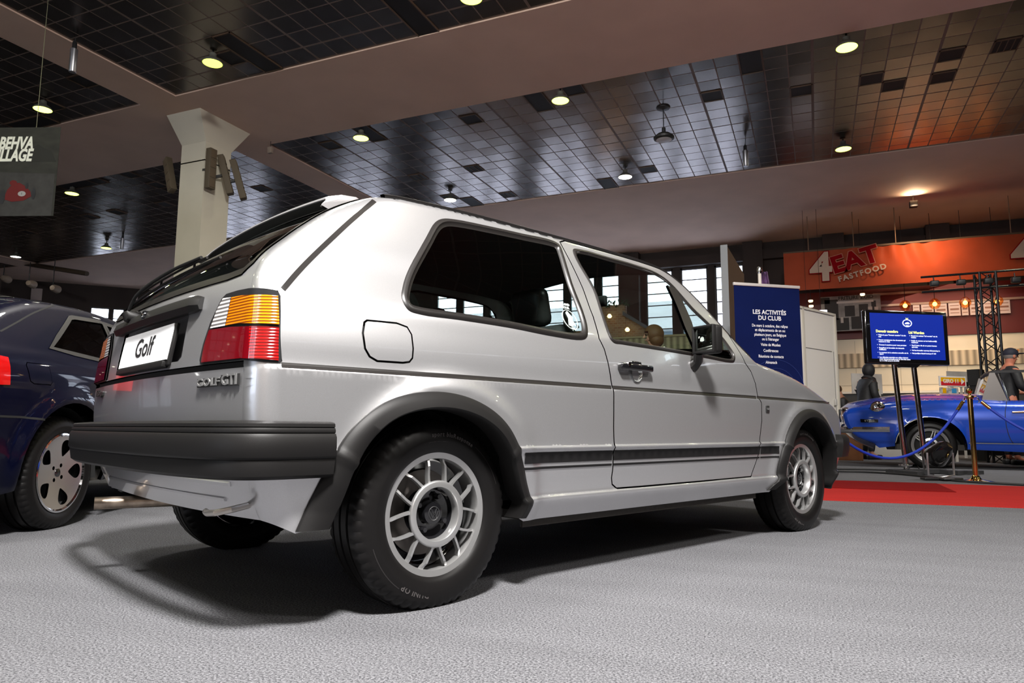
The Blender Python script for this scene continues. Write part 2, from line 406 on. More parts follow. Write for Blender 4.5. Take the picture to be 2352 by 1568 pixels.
# ================================================================ the hall
CZ = 5.534
def ceiling_material():
    m = mat('metal_ceiling_tiles', (0.4, 0.39, 0.4), 0.27, 1.0); nt = m.node_tree; b = nt.nodes['Principled BSDF']; L = nt.links
    N = lambda t, **k: nt.nodes.new(t)
    def math_(op, a, b_=None, c_=None):
        n = N('ShaderNodeMath'); n.operation = op
        for i, v in enumerate((a, b_, c_)):
            if v is None: continue
            if isinstance(v, (int, float)): n.inputs[i].default_value = v
            else: L.new(v, n.inputs[i])
        return n.outputs[0]
    tc = N('ShaderNodeTexCoord'); sp = N('ShaderNodeSeparateXYZ'); L.new(tc.outputs['Object'], sp.inputs[0])
    u = math_('DIVIDE', math_('SUBTRACT', sp.outputs[0], 1.717-30*.3098), .3098); v = math_('DIVIDE', math_('SUBTRACT', sp.outputs[1], 11.66-70*.3315), .3315)
    def line(c, w): f = math_('FRACT', c); return math_('GREATER_THAN', math_('ABSOLUTE', math_('SUBTRACT', f, .5)), .5-w)
    g = math_('MAXIMUM', line(u, .028), line(v, .028))
    g = math_('MAXIMUM', g, line(math_('DIVIDE', u, 5), .012)); g = math_('MAXIMUM', g, line(math_('DIVIDE', v, 7), .007))
    cb = N('ShaderNodeCombineXYZ'); L.new(math_('FLOOR', u), cb.inputs[0]); L.new(math_('FLOOR', v), cb.inputs[1])
    wn = N('ShaderNodeTexWhiteNoise'); wn.noise_dimensions = '3D'; L.new(cb.outputs[0], wn.inputs[0])
    hs = N('ShaderNodeMapRange'); hs.inputs['To Min'].default_value = .125; hs.inputs['To Max'].default_value = .165; L.new(wn.outputs['Value'], hs.inputs['Value'])
    cc = N('ShaderNodeCombineColor'); L.new(math_('MULTIPLY', hs.outputs[0], 1.12), cc.inputs[0]); L.new(math_('MULTIPLY', hs.outputs[0], 1.0), cc.inputs[1]); L.new(math_('MULTIPLY', hs.outputs[0], .95), cc.inputs[2])
    mx = N('ShaderNodeMix'); mx.data_type = 'RGBA'; L.new(g, mx.inputs[0]); L.new(cc.outputs[0], mx.inputs[6]); mx.inputs[7].default_value = (.16, .115, .09, 1)
    L.new(mx.outputs[2], b.inputs['Base Color']); L.new(math_('SUBTRACT', 1.0, g), b.inputs['Metallic'])
    L.new(math_('MULTIPLY_ADD', g, .4, .24), b.inputs['Roughness'])
    # every tile sags a little differently
    ge = N('ShaderNodeNewGeometry'); sb = N('ShaderNodeVectorMath'); sb.operation = 'SUBTRACT'; L.new(wn.outputs['Color'], sb.inputs[0]); sb.inputs[1].default_value = (.5, .5, .5)
    sc = N('ShaderNodeVectorMath'); sc.operation = 'MULTIPLY'; L.new(sb.outputs[0], sc.inputs[0]); sc.inputs[1].default_value = (.022, .022, 0)
    nz = N('ShaderNodeTexNoise'); nz.inputs['Scale'].default_value = 2.2; L.new(tc.outputs['Object'], nz.inputs['Vector'])
    s2 = N('ShaderNodeVectorMath'); s2.operation = 'SUBTRACT'; L.new(nz.outputs['Color'], s2.inputs[0]); s2.inputs[1].default_value = (.5, .5, .5)
    s3 = N('ShaderNodeVectorMath'); s3.operation = 'MULTIPLY'; L.new(s2.outputs[0], s3.inputs[0]); s3.inputs[1].default_value = (.035, .035, 0)
    ad = N('ShaderNodeVectorMath'); ad.operation = 'ADD'; L.new(ge.outputs['Normal'], ad.inputs[0]); L.new(sc.outputs[0], ad.inputs[1])
    a2 = N('ShaderNodeVectorMath'); a2.operation = 'ADD'; L.new(ad.outputs[0], a2.inputs[0]); L.new(s3.outputs[0], a2.inputs[1])
    nm = N('ShaderNodeVectorMath'); nm.operation = 'NORMALIZE'; L.new(a2.outputs[0], nm.inputs[0]); L.new(nm.outputs[0], b.inputs['Normal'])
    return m
X0, X1, Y0_, Y1 = -25.2, 13.0, -12.0, 19.6
m_plaster = mat('painted_plaster', (0.68, 0.49, 0.385), 0.85, noise=(1.2, 0.08), bump=(60, .1, .01))
m_dark = mat('dark_brown_wall', (0.045, 0.034, 0.030), 0.8, noise=(1.0, 0.2))
m_carpet = carpet_mat('grey_needle_felt_carpet', (0.205, 0.205, 0.218), (0.034, 0.034, 0.038))
m_red = carpet_mat('red_carpet', (0.40, 0.026, 0.022), (0.26, 0.012, 0.010))
m_black = mat('black_plastic', (0.015, 0.015, 0.016), 0.45)
m_chrome = mat('chrome', (0.85, 0.85, 0.86), 0.08, 1.0)
m_white = mat('white_laminate', (0.78, 0.74, 0.68), 0.5)
struct(MB().box(((X0+X1)/2, (Y0_+Y1)/2, -.05), (X1-X0, Y1-Y0_, .1)), 'floor', m_carpet)
o = struct(MB().box(((X0+X1)/2, (Y0_+Y1)/2, CZ+.05), (X1-X0, Y1-Y0_, .1)), 'ceiling', ceiling_material())
# beams: the wide painted soffits between the tile fields
b = MB()
for ya, yb in ((7.37, 9.36), (13.92, 19.6), (-3.0, -1.0)): b.box(((X0+X1)/2, (ya+yb)/2, CZ-.005), (X1-X0, yb-ya, .03))
for xa, xb in ((-9.46, -8.72), (-22.8, -21.9), (4.9, 5.65)):
    for ya, yb in ((-1.0, 7.37), (9.36, 13.92)): b.box(((xa+xb)/2, (ya+yb)/2, CZ-.005), (xb-xa, yb-ya, .03))
struct(b, 'trim_1', m_plaster)
struct(MB().box((X1+.1, 3.8, 2.7), (.2, 31.6, 5.6)), 'wall_right', m_dark)
# left wall and the wall behind the photographer, with tall steel windows
def window_wall(name, axis, pos, a0, a1, opens, m, thick=.2):
    """wall along x ('y' fixed) or along y ('x' fixed); opens = [(lo, hi, z0, z1)]"""
    b = MB(); cur = a0
    def put(lo, hi, z0, z1):
        if hi-lo < 1e-4 or z1-z0 < 1e-4: return
        c = ((lo+hi)/2, pos, (z0+z1)/2) if axis == 'y' else (pos, (lo+hi)/2, (z0+z1)/2)
        d = (hi-lo, thick, z1-z0) if axis == 'y' else (thick, hi-lo, z1-z0); b.box(c, d)
    for lo, hi, z0, z1 in sorted(opens):
        put(cur, lo, 0, 5.55); put(lo, hi, 0, z0); put(lo, hi, z1, 5.55); cur = hi
    put(cur, a1, 0, 5.55); return struct(b, name, m)
m_frame = mat('dark_window_frame', (0.05, 0.042, 0.04), 0.5)
m_pane = glass_mat('window_pane', (0.93, 0.96, 1.0))
WN = [0]
m_dim_pane = glass_mat('dimmed_window_pane', (.12, .125, .13))  # pane tint darkened to weaken the windows' reflections on the car
def window(axis, pos, lo, hi, z0, z1, rows, cols=1, pane=None):
    WN[0] += 1; b = MB(); t = .05
    def put(c0, c1, q0, q1, th=.08):
        c = ((c0+c1)/2, pos, (q0+q1)/2) if axis == 'y' else (pos, (c0+c1)/2, (q0+q1)/2); d = (c1-c0, th, q1-q0) if axis == 'y' else (th, c1-c0, q1-q0); b.box(c, d)
    put(lo, hi, z0, z0+t); put(lo, hi, z1-t, z1); put(lo, lo+t, z0, z1); put(hi-t, hi, z0, z1)
    for i in range(1, rows): z = z0+(z1-z0)*i/rows; put(lo, hi, z-.012, z+.012, .04)
    for i in range(1, cols): x = lo+(hi-lo)*i/cols; put(x-.02, x+.02, z0, z1, .05)
    o = b.build('window_%d' % WN[0], m_frame); o['kind'] = 'structure'
    p = MB()
    c = ((lo+hi)/2, pos, (z0+z1)/2) if axis == 'y' else (pos, (lo+hi)/2, (z0+z1)/2); d = (hi-lo, .006, z1-z0) if axis == 'y' else (.006, hi-lo, z1-z0)
    p.box(c, d).build('pane', pane or m_pane, o); return o
wb = []
for a, c_ in ((-11.05, -10.28), (-10.12, -9.33), (-9.18, -8.35), (-7.5, -6.7), (-6.55, -5.75), (-5.6, -5.02), (-4.28, -3.50), (-3.30, -2.55), (-2.38, -1.60)):
    wb.append((a, c_, 1.0, 5.0))
for a, c_ in ((-20.5, -19.6), (-19.4, -18.5), (-15.0, -14.2), (-14.0, -13.2)): wb.append((a, c_, 1.0, 5.3))
window_wall('wall_back', 'y', 19.7, -21.0, X1, wb, m_dark)
for lo, hi, z0, z1 in wb: window('y', 19.68, lo, hi, z0, z1, 12)
wl = [(-2.4, -.4, 2.4, 4.2), (-.1, 1.8, 2.4, 4.2), (7.0, 9.4, 2.0, 4.7)]
m_dim = mat('dim_brown_wall', (.10, .08, .07), .8)
window_wall('wall_left', 'x', X0-.1, Y0_, 15.1, wl, m_dim)
for lo, hi, z0, z1 in wl: window('x', X0-.08, lo, hi, z0, z1, 5, 4, m_dim_pane)
CH = Matrix.Translation((-23.1, 17.3, 0)) @ Matrix.Rotation(math.atan2(4.6, 4.2), 4, 'Z')
cw_ = [(CHA, CHB, 4.0, 4.76) for CHA, CHB in ((-.56, .07), (.13, .53))]
window_wall('wall_corner', 'y', 0, -3.2, 3.2, cw_, m_dark).matrix_world = CH
for lo, hi, z0, z1 in cw_: window('y', -.02, lo, hi, z0, z1, 2).matrix_world = CH
wf = [(a, a+2.6, 1.2, 4.2) for a in (-14.0, -11.0, -8.0)]
window_wall('wall_front', 'y', Y0_-.1, X0, X1, wf, m_dim)
for lo, hi, z0, z1 in wf: window('y', Y0_-.08, lo, hi, z0, z1, 4, 4)
# dark ducts and pilasters on the back wall
b = MB()
for x in (-4.65, -1.35, .6, 2.9, 5.2): b.box((x, 19.45, 2.75), (.5, .3, 5.5))
b.box((-9, 19.5, 5.15), (30, .2, .25)); struct(b, 'trim_2', m_dark)
b = MB(); b.box((-3.0, 19.52, 5.06), (8, .1, .05)); struct(b, 'trim_3', mat('warm_timber_trim', (.16, .08, .05), .6))
# pillar with splayed capital
b = MB(); b.box((-9.08, 8.35, 2.4), (.52, .54, 4.8))
lo = [(-9.34, 8.08), (-8.82, 8.08), (-8.82, 8.62), (-9.34, 8.62)]; hi = [(-9.40, 7.80), (-8.68, 7.80), (-8.68, 8.88), (-9.40, 8.88)]
V = [(x, y, 4.78) for x, y in lo]+[(x, y, 5.10) for x, y in lo]+[(x, y, 5.515) for x, y in hi]
F = []
for k in (0, 4):
    for i in range(4): F.append((k+i, k+(i+1) % 4, k+4+(i+1) % 4, k+4+i))
F += [(3, 2, 1, 0), (8, 9, 10, 11)]; b.add(V, F); struct(b, 'trim_4', mat('cream_pillar_paint', (0.62, 0.58, 0.47), .7, noise=(2, .05)))
# red carpet runner (set on the felt) and its darker overlapping lengths
b = MB(); b.box((4.2, 7.25, .003), (14.0, 2.35, .006)); red = b.build('carpet_runner', m_red)
tag(red, 'bright red carpet runner laid across the grey felt beyond the silver car', 'carpet')
b = MB(); b.box((-1.2, 7.86, .0085), (4.6, 1.12, .004))
tag(b.build('carpet_runner', carpet_mat('dark_red_carpet', (0.20, 0.004, 0.003), (0.12, 0.002, 0.002))), 'darker red strip overlapping the far edge of the red runner', 'carpet')
# building across the street seen through the windows
t = empty('building', (-8, 33, 0), 0, 'pale concrete building across the street seen through the windows', 'building')
m_conc = mat('pale_concrete', (.62, .56, .56), .8, noise=(.8, .1))
MB().box((0, 0, 5.8), (70, 1.0, 1.3)).box((0, 0, .3), (70, 1, 1.6)).build('facade', m_conc, t)
for i in range(34): MB().box((-33+i*2.0, -.35, 3.1), (.35, .3, 4.1)).build('pier', mat('white_concrete', (.8, .8, .82), .7), t)
MB().box((0, .35, 3.1), (70, .1, 4.2)).build('glazing', mat('grey_glazing', (.22, .27, .33), .15), t)
MB().box((0, -7, -.3), (80, 14, .1)).build('pavement', mat('pavement', (.72, .72, .76), .8), t)

# ---------------------------------------------------------------- pendant ceiling lamps
def make_lamp(px, py, label, col, z=5.36, w=.26, power=9, bright=26):
    p = at_z(px, py, z); return lamp_at(p, label, col, w, power, bright)
def lamp_at(p, label, col, w=.26, power=9, bright=26):
    t = empty('pendant_lamp', (p[0], p[1], p[2]), 0, label, 'lamp', 'round pendant lamps in the ceiling')
    r = w/2
    MB().lathe([(r, 0), (r*1.03, .012), (r*.8, .05), (r*.4, .085), (.045, .1), (.045, .14), (.012, .145), (.0, .145)], 28).build('shade', mat('lamp_shade', (.12, .12, .10), .5), t)
    MB().lathe([(0, .03), (r*.5, .024), (r*.9, .008), (r*.96, .003)], 28).build('diffuser', mat('lamp_glow_%s%d' % ('w' if col[2] > .6 else 'y', bright), col, .5, emit=col, estr=bright), t)
    MB().bar((0, 0, .14), (0, 0, CZ-p[2]), .012).build('stem', m_black, t)
    area('lamp_light', (p[0], p[1], p[2]-.02), (p[0], p[1], 0), w*.9, power, (1, .93, .8)); return t
YEL = (.80, 1.0, .12); WHI = (1.0, .9, .78)
for px, py, lab, c, br in ((488, 146, 'yellow-green pendant lamp above the pillar capital, nearest of the left group', YEL, 3),
    (98, 252, 'yellow pendant lamp just above the hanging race banner', YEL, 14), (1082, -3, 'yellow lamp cut by the top edge of the picture', YEL, 5),
    (165, 445, 'yellow lamp between the race banner and the pillar', YEL, 14), (244, 570, 'small yellow lamp low left beside the hanging microphone', YEL, 14),
    (36, 590, 'small white lamp far left above the spotlights', WHI, 14), (829, 318, 'yellow lamp right of the pillar speakers', YEL, 22),
    (1287, 232, 'yellow lamp beside the long ceiling opening under the wide beam', YEL, 30), (1034, 460, 'white lamp just above the roof of the silver car', WHI, 24),
    (1436, 407, 'white lamp at the far edge of the middle tile field', WHI, 30), (1945, 110, 'largest yellow lamp in the right tile field', YEL, 30),
    (1937, 343, 'yellow lamp in the right tile field near the far beam', YEL, 22)): make_lamp(px, py, lab, c, bright=min(br, 6) if c is YEL else br)
for x in (-14.7, -11.1, -7.4, -3.4, .6, 4.3, 8.0):
    for y in (3.4, 0.2, -4.2, -7.5):
        lamp_at((x, y, 5.36), 'pendant lamp behind the photographer', YEL if (int(x) % 2) else WHI, power=9, bright=20)
for x, y in ((4.3, 6.9), (.6, 6.9), (4.3, 9.8), (8, 9.8), (4.3, 13.3)): lamp_at((x, y, 5.36), 'pendant lamp outside the right edge of the picture', YEL, power=9, bright=20)

# dark openings and grilles in the tile field
m_shade = mat('painted_opening_shade', (.006, .005, .005), .7); m_gr = mat('opening_edge', (.10, .06, .035), .6)
def opening(px, py, nx=1, ny=1, slats=0, label=''):
    p = at_z(px, py, CZ); x, y = p[0], p[1]; lx, ly = .3098*nx, .3315*ny
    # snap to the tile grid
    x = 1.717+round((x-lx/2-1.717)/.3098)*.3098+lx/2; y = 11.66+round((y-ly/2-11.66)/.3315)*.3315+ly/2
    t = empty('ceiling_opening', (x, y, CZ-.004), 0, label, 'ceiling opening', 'dark openings in the ceiling tiles')
    MB().box((0, 0, 0), (lx-.03, ly-.03, .006)).build('shade_panel', m_shade, t)  # flat near-black panel; the opening's inner shade is put into its colour
    b = MB()
    for sx in (-1, 1): b.box((sx*(lx/2-.008), 0, -.004), (.016, ly, .014)); b.box((0, sx*(ly/2-.008), -.004), (lx, .016, .014))
    b.build('rim', m_gr, t)
    if slats:
        b = MB()
        for i in range(slats): b.box((-lx/2+lx*(i+1)/(slats+1), 0, -.006), (.012, ly-.03, .01))
        b.build('grille', m_gr, t)
OP = [(1838, 208, 1, 1, 0), (1999, 182, 1, 1, 0), (2050, 198, 1, 1, 0), (2162, 179, 1, 1, 0), (2179, 130, 1, 1, 0), (2303, 108, 1, 1, 3), (1635, 220, 1, 1, 0), (1497, 386, 1, 1, 0),
      (1080, 271, 1, 1, 0), (1098, 383, 1, 1, 2), (971, 403, 1, 1, 2), (1180, 443, 1, 1, 2), (764, 331, 1, 1, 0), (1093, 458, 1, 2, 0), (1722, 140, 1, 2, 0), (1232, 228, 1, 3, 0), (1410, 418, 1, 2, 0),
      (196, 190, 1, 1, 0), (528, 136, 1, 1, 0), (590, 130, 1, 3, 0), (1310, 202, 1, 1, 0), (850, 300, 1, 2, 0), (291, 403, 1, 1, 0), (222, 418, 1, 1, 0), (356, 427, 1, 1, 0), (171, 477, 1, 1, 0), (272, 487, 1, 1, 0), (212, 497, 1, 1, 0),
      (58, 535, 1, 1, 0), (589, 433, 1, 1, 0), (378, 469, 1, 1, 0), (120, 240, 1, 1, 0), (70, 278, 3, 1, 0), (960, 30, 1, 4, 0), (185, 430, 3, 1, 0), (1020, 455, 1, 1, 0)]
OPL = ['lone dark opening lower left of the largest yellow lamp', 'left one of two adjoining dark openings right of the largest yellow lamp', 'right one of two adjoining dark openings right of the largest yellow lamp',
 'lower one of two dark openings near the right edge of the picture', 'upper one of two dark openings near the right edge of the picture', 'slatted dark opening nearest the right edge of the picture', 'dark opening halfway between the black dome pendant and the wide beam',
 'small dark opening just right of the white lamp at the far beam', 'dark opening midway between the two yellow lamps above the car roof', 'right one of two double-slatted openings above the car roof', 'left one of two double-slatted openings above the car roof',
 'slatted opening just above the far beam over the car roof', 'dark opening left of the yellow lamp beside the cross beam', 'long dark opening right of the white lamp just above the car roof', 'two-tile dark recess at the edge of the wide beam, right tile field',
 'long dark recess left of the yellow lamp under the wide beam', 'dark recess left of the white lamp at the far beam', 'dark opening left of the pillar, just behind the first cross beam', 'dark opening directly right of the dim lamp above the pillar',
 'long dark slot two tiles right of the dim lamp above the pillar', 'dark opening right behind the yellow lamp under the wide beam', 'dark recess touching the yellow lamp beside the cross beam', 'dark opening nearest the pillar in the left tile field',
 'dark opening along the wide beam, second from the pillar', 'dark opening one row below those along the wide beam, left of the pillar', 'dark opening lower left, right of the race banner corner', 'right one of two dark openings above the hanging silver cylinder',
 'left one of two dark openings above the hanging silver cylinder', 'faint dark opening below the race banner', 'dark opening right of the pillar, beyond the column loudspeakers', 'faint dark opening close to the left side of the pillar',
 'dark opening behind the yellow lamp over the race banner', 'wide dark slot below the yellow lamp over the race banner', 'long dark recess at the top edge of the picture', 'wide dark slot beside the yellow lamp right of the race banner', 'dark opening left of the white lamp just above the car roof']
for (px, py, nx, ny, sl), lb in zip(OP, OPL): opening(px, py, nx, ny, sl, lb)
# hanging microphones, detector, small hooks
m_alu = mat('brushed_aluminium', (.42, .42, .44), .35, .9)
def mic(px, pyt, pyb, ptop, dep_y, label):
    a = at_y(px, pyt, dep_y); c = at_y(px, pyb, dep_y); L = a[2]-c[2]
    t = empty('hanging_loudspeaker', (c[0], c[1], c[2]), 0, label, 'loudspeaker')
    MB().lathe([(0, 0), (.04, 0), (.045, .01), (.045, L*.72), (.0, L*.72)], 20).build('housing', m_alu, t)
    MB().lathe([(.0, 0), (.028, .0), (.028, L*.2), (.012, L*.28), (0, L*.28)], 14, c=(0, 0, L*.72)).build('neck', m_black, t)
    MB().bar((0, 0, L*.9), (.01, 0, CZ-c[2]), .006).build('cable', m_black, t)
mic(166, 95, 166, 0, 5.7, 'silver cylinder hanging from the upper left ceiling'); mic(280, 538, 572, 0, 12.6, 'silver cylinder hanging left of the pillar, far away'); mic(1713, 332, 382, 0, 12.4, 'silver cylinder hanging from the right tile field')
p = at_z(1525, 322, 5.0); t = empty('hanging_dome_lamp', tuple(p), 0, 'unlit black dome pendant hanging in the middle tile field', 'lamp')
MB().lathe([(0, .0), (.10, 0), (.155, .02), (.16, .05), (.1, .1), (.03, .13), (.03, .2), (0, .2)], 28).build('shade', m_black, t)
MB().lathe([(0, -.01), (.09, -.006), (.12, .004)], 24).build('diffuser', mat('milky_diffuser', (.6, .6, .6), .4), t)
MB().bar((0, 0, .2), (0, 0, CZ-p[2]), .008).build('stem', m_black, t); MB().lathe([(0, CZ-p[2]-.04), (.1, CZ-p[2]-.02), (.11, CZ-p[2])], 20).build('ceiling_rose', m_black, t)
p = at_z(621, 345, 5.35); t = empty('sensor', tuple(p), 0, 'small beige sensor box hanging right of the pillar', 'sensor')
MB().box((0, 0, 0), (.09, .06, .11), bev=.006).build('housing', mat('beige_plastic', (.3, .24, .19), .6), t); MB().bar((0, 0, .05), (0, 0, CZ-p[2]), .004).build('cable', m_black, t)
# column loudspeakers on the pillar
m_sp = mat('aged_beige_speaker', (.10, .078, .05), .7)
def col_speaker(p, tilt, yaw, label):
    t = empty('column_loudspeaker', tuple(p), yaw, label, 'loudspeaker', 'column loudspeakers on the pillar'); t.rotation_euler = (tilt, 0, yaw)
    MB().box((0, 0, 0), (.14, .10, .66), bev=.008).build('cabinet', m_sp, t)
    g = MB()
    for i in range(4): g.box((0, -.053, -.24+i*.16), (.11, .008, .13), bev=.003)
    g.build('speaker_grille', mat('speaker_grille', (.11, .08, .05), .8), t); MB().box((0, .10, 0), (.04, .12, .04)).build('bracket', m_black, t)
col_speaker(at_x(484, 388, -8.70), 0, PI/2, 'upright beige column loudspeaker flat on the pillar face')
col_speaker(at_x(518, 402, -8.62)+np.array([0, .0, 0]), .0, PI/2+.9, 'middle of the three loudspeakers, tilted, at the pillar corner')
col_speaker(at_x(547, 413, -8.45), .0, PI/2+1.0, 'rightmost tilted column loudspeaker beside the pillar')
t = SC.collection.objects['column_loudspeaker.001']; t.rotation_euler = (-.28, 0, 2.2)
t = SC.collection.objects['column_loudspeaker.002']; t.rotation_euler = (-.30, 0, 2.2)
col_speaker(at_y(390, 402, 8.15), 0, 0, 'beige column loudspeaker leaning out from the left of the pillar'); t = SC.collection.objects['column_loudspeaker.003']; t.rotation_euler = (0, -.42, -.3)

# ---------------------------------------------------------------- race banner upper left
A = at_d(140, 292, 7.9); D_ = at_d(127, 487, 7.9); 
x_r = (A+D_)/2; wdt = 3.2; hgt = 1.02
dirx = np.array([.93, .36, 0]); dirx /= np.linalg.norm(dirx)
top = np.array([A[0], A[1], A[2]]); org = top-np.array([0, 0, hgt])
Mx = frame_mtx(tuple(org), tuple(dirx))
t = empty('hanging_banner', tuple(org), 0, 'grey race banner with cream lettering hanging top left', 'banner', mtx=Mx)
MB().box((-wdt/2, hgt/2, 0), (wdt, hgt, .006)).build('sheet', mat('banner_print', (.022, .022, .017), .7, noise=(5, .45, (1, 2.2, 1))), t)
b = MB()
for s_, yy in (('BEHVA', .83), ('VILLAGE', .69)):
    V, F = text_geo(s_, .195, .002, align='RIGHT', shear=.22, bold=.007); b.add([(v.x*.65-.30, v.y+yy, v.z+.006) for v in V], F)
b.build('lettering', mat('cream_lettering', (.75, .76, .66), .6), t)
# printed scene: treeline, road and a red racing car
b = MB(); poly = [(-wdt, .62)]+[(-wdt+i*.08, .70+.12*random.random()+.05*math.sin(i*.4)) for i in range(1, 40)]+[(-.02, .62)]
b.prism(poly, .0035, .0045, 'XY'); b.build('printed_trees', mat('print_dark', (.018, .018, .015), .8), t)
b = MB(); b.prism([(-wdt, .0), (-.02, .0), (-.02, .48), (-1.2, .52), (-wdt, .45)], .0035, .0045, 'XY'); b.build('printed_road', mat('print_grey', (.035, .034, .032), .8, noise=(9, .3)), t)
SQ = Matrix.Translation((-.42, .27, 0)) @ Matrix.Diagonal((.6, .6, 1, 1)) @ Matrix.Translation((.52, -.25, 0))
b = MB(); b.m = SQ; b.prism([(-.78, .12), (-.72, .30), (-.62, .42), (-.50, .43), (-.38, .36), (-.28, .26), (-.26, .17), (-.40, .09), (-.62, .07)], .006, .007, 'XY')
b.prism([(-.62+.07*math.cos(a*PI/8), .43+.05*math.sin(a*PI/8)) for a in range(16)], .0062, .0072, 'XY'); b.build('printed_racing_car', mat('print_red', (.11, .006, .006), .7), t)
b = MB(); b.m = SQ
for cx, cy, rx, ry in ((-.80, .17, .05, .14), (-.22, .22, .04, .11), (-.92, .25, .035, .1), (-.36, .37, .03, .06)): b.prism([(cx+rx*math.cos(a*PI/10), cy+ry*math.sin(a*PI/10)) for a in range(20)], .007, .008, 'XY')
b.build('printed_wheels', m_black, t)
b = MB(); b.m = SQ; b.prism([(-.44+.075*math.cos(a*PI/10), .22+.05*math.sin(a*PI/10)) for a in range(20)], .0075, .0085, 'XY'); b.build('number_roundel', mat('print_white', (.3, .3, .29), .7), t)
b = MB(); add_text(b, '1', .055, SQ @ Matrix.Translation((-.44, .22, .0095)), .0008); b.build('race_number', m_black, t)
for sx, nm in ((-.10, 0), (-.9, 0), (-1.9, 0)): pass
b = MB(); 
for sx in (-.28, -1.3): b.bar((sx, hgt-.02, 0), (sx, hgt+CZ-top[2], 0), .003)
b.build('wire', mat('wire', (.2, .2, .12), .5), t)
# spotlights on a dark bar, far left
t0 = at_y(15, 628, 15.0)
for k, (px, py) in enumerate(((14, 640), (72, 652), (127, 663))):
    p = at_y(px, py, 13.8); t = empty('stage_spotlight', tuple(p), .5, ['beige stage spotlight at the left edge', 'middle of the three stage spotlights above the dark blue car', 'dimmest stage spotlight, nearest the dark wall'][k], 'spotlight', 'stage spotlights on the dark bar')
    b = MB().lathe([(0, -.18), (.07, -.17), (.11, -.08), (.12, .12), (.1, .12), (.0, .05)], 20, 'Y'); b.build('housing', mat('beige_can', (.32, .25, .19), .5), t)
    MB().lathe([(0, .06), (.05, .07)], 16, 'Y').build('lamp', mat('orange_glow', (1, .2, .05), .5, emit=(1, .18, .05), estr=2.0), t); MB().bar((0, -.14, .05), (0, -.14, CZ-p[2]-.02), .012).build('bracket', m_black, t)
pa, pb = at_y(-60, 615, 13.8), at_y(190, 659, 13.8)
tag(MB().bar(tuple(pa+[0, .1, .42]), tuple(pb+[0, .1, .42]), .07).build('lighting_bar', mat('dark_bronze_bar', (.06, .04, .025), .5)), 'dark bar carrying the stage spotlights at far left', 'lighting bar')
for (px, py, w_, h_, lb) in ((84, 676, .32, .42, 'pale cabinet panel on the dark wall above the blue car'), (313, 685, .1, .14, 'small pale plate on the dark wall beside the wiper')):
    d_ = ray(px, py); n_ = np.array([-.7385, .6743, 0]); k_ = ((np.array([-25.2, 15.0, 0])-CAM)@n_-.14)/(d_@n_); p = CAM+d_*k_; o = tag(MB().box((0, 0, 0), (w_, .04, h_), bev=.004).build('wall_plate', mat('wall_plate', (.45, .38, .36), .6)), lb, 'wall plate'); o.location = tuple(p); o.rotation_euler = (0, 0, math.atan2(4.6, 4.2))
# ================================================================ wheels (shared builder)
m_tyre = mat('tyre_rubber', (0.0055, 0.005, 0.005), 0.42, bump=(140, .06, .002), spec=.28)
m_silver = mat('silver_alloy', (0.50, 0.50, 0.50), 0.32, .8, coat=.3)
m_gloss_black = mat('gloss_black', (0.006, 0.006, 0.007), 0.09, coat=1.0)
m_disc = mat('brake_disc', (.10, .09, .085), .4, .8)
def arc_text(mb, txt, size, R, y, a0, sgn=1, depth=.0012, space=1.0, bold=0.0, sx=1.0):
    """text standing on a circle of radius R in the XZ plane, facing -y; a0 = start angle from the top, clockwise"""
    a = a0
    for ch in txt:
        if ch == ' ': a += size*.35/R; continue
        V, F = text_geo(ch, size, depth, align='LEFT', bold=bold, res=2)
        wd = max(v.x for v in V) if V else size*.4
        am = a+wd*sx/2/R*1.0
        c, s = math.cos(am), math.sin(am)
        P = []
        for v in V:
            lx = (v.x-wd/2)*sx; ly = v.y; rr = R+ly*sgn
            P.append((rr*s+lx*c*sgn, y-v.z, rr*c-lx*s*sgn))
        mb.add(P, F); a = am+wd*sx/2/R+size*.10*space/R
def tyre_mesh(R, hw, rl, load, side_bulge=.0, nseg=168, sipes=True):
    prof = [(rl-.004, hw*.80), (rl+.004, hw*.90), (rl+.016, hw*.965), (rl+.036, hw*1.0), (rl+.040, hw*1.004), (rl+.044, hw*.998), (R-.032, hw*.955), (R-.022, hw*.90), (R-.013, hw*.83), (R-.006, hw*.745), (R-.003, hw*.66),
            (R-.001, hw*.47), (R-.008, hw*.455), (R-.008, hw*.37), (R, hw*.355), (R, hw*.06), (R-.008, hw*.05)]
    full = prof+[(r, -h) for r, h in prof[::-1]]; mb = MB(); n = len(full); V = []; F = []
    for j in range(nseg):
        an = 2*PI*j/nseg; ca, sa = math.cos(an), math.sin(an)
        for i, (r, h) in enumerate(full):
            rr = r
            if sipes and abs(h) > hw*.60 and abs(h) < hw*.92 and r > R-.024 and j % 3 == 0: rr -= .0045
            z = rr*sa; x = rr*ca
            if z < -load:
                dz = -load-z; z = -load; h2 = h*(1+min(dz*1.2, .05))
            else: h2 = h*(1+.04*max(0, (-z-load*.78))/(load*.22)) if z < -load*.78 else h
            V.append((x, h2, z))
    for j in range(nseg):
        j2 = (j+1) % nseg
        for i in range(n-1): F.append((j*n+i, j2*n+i, j2*n+i+1, j*n+i+1))
    mb.add(V, F, True); return mb
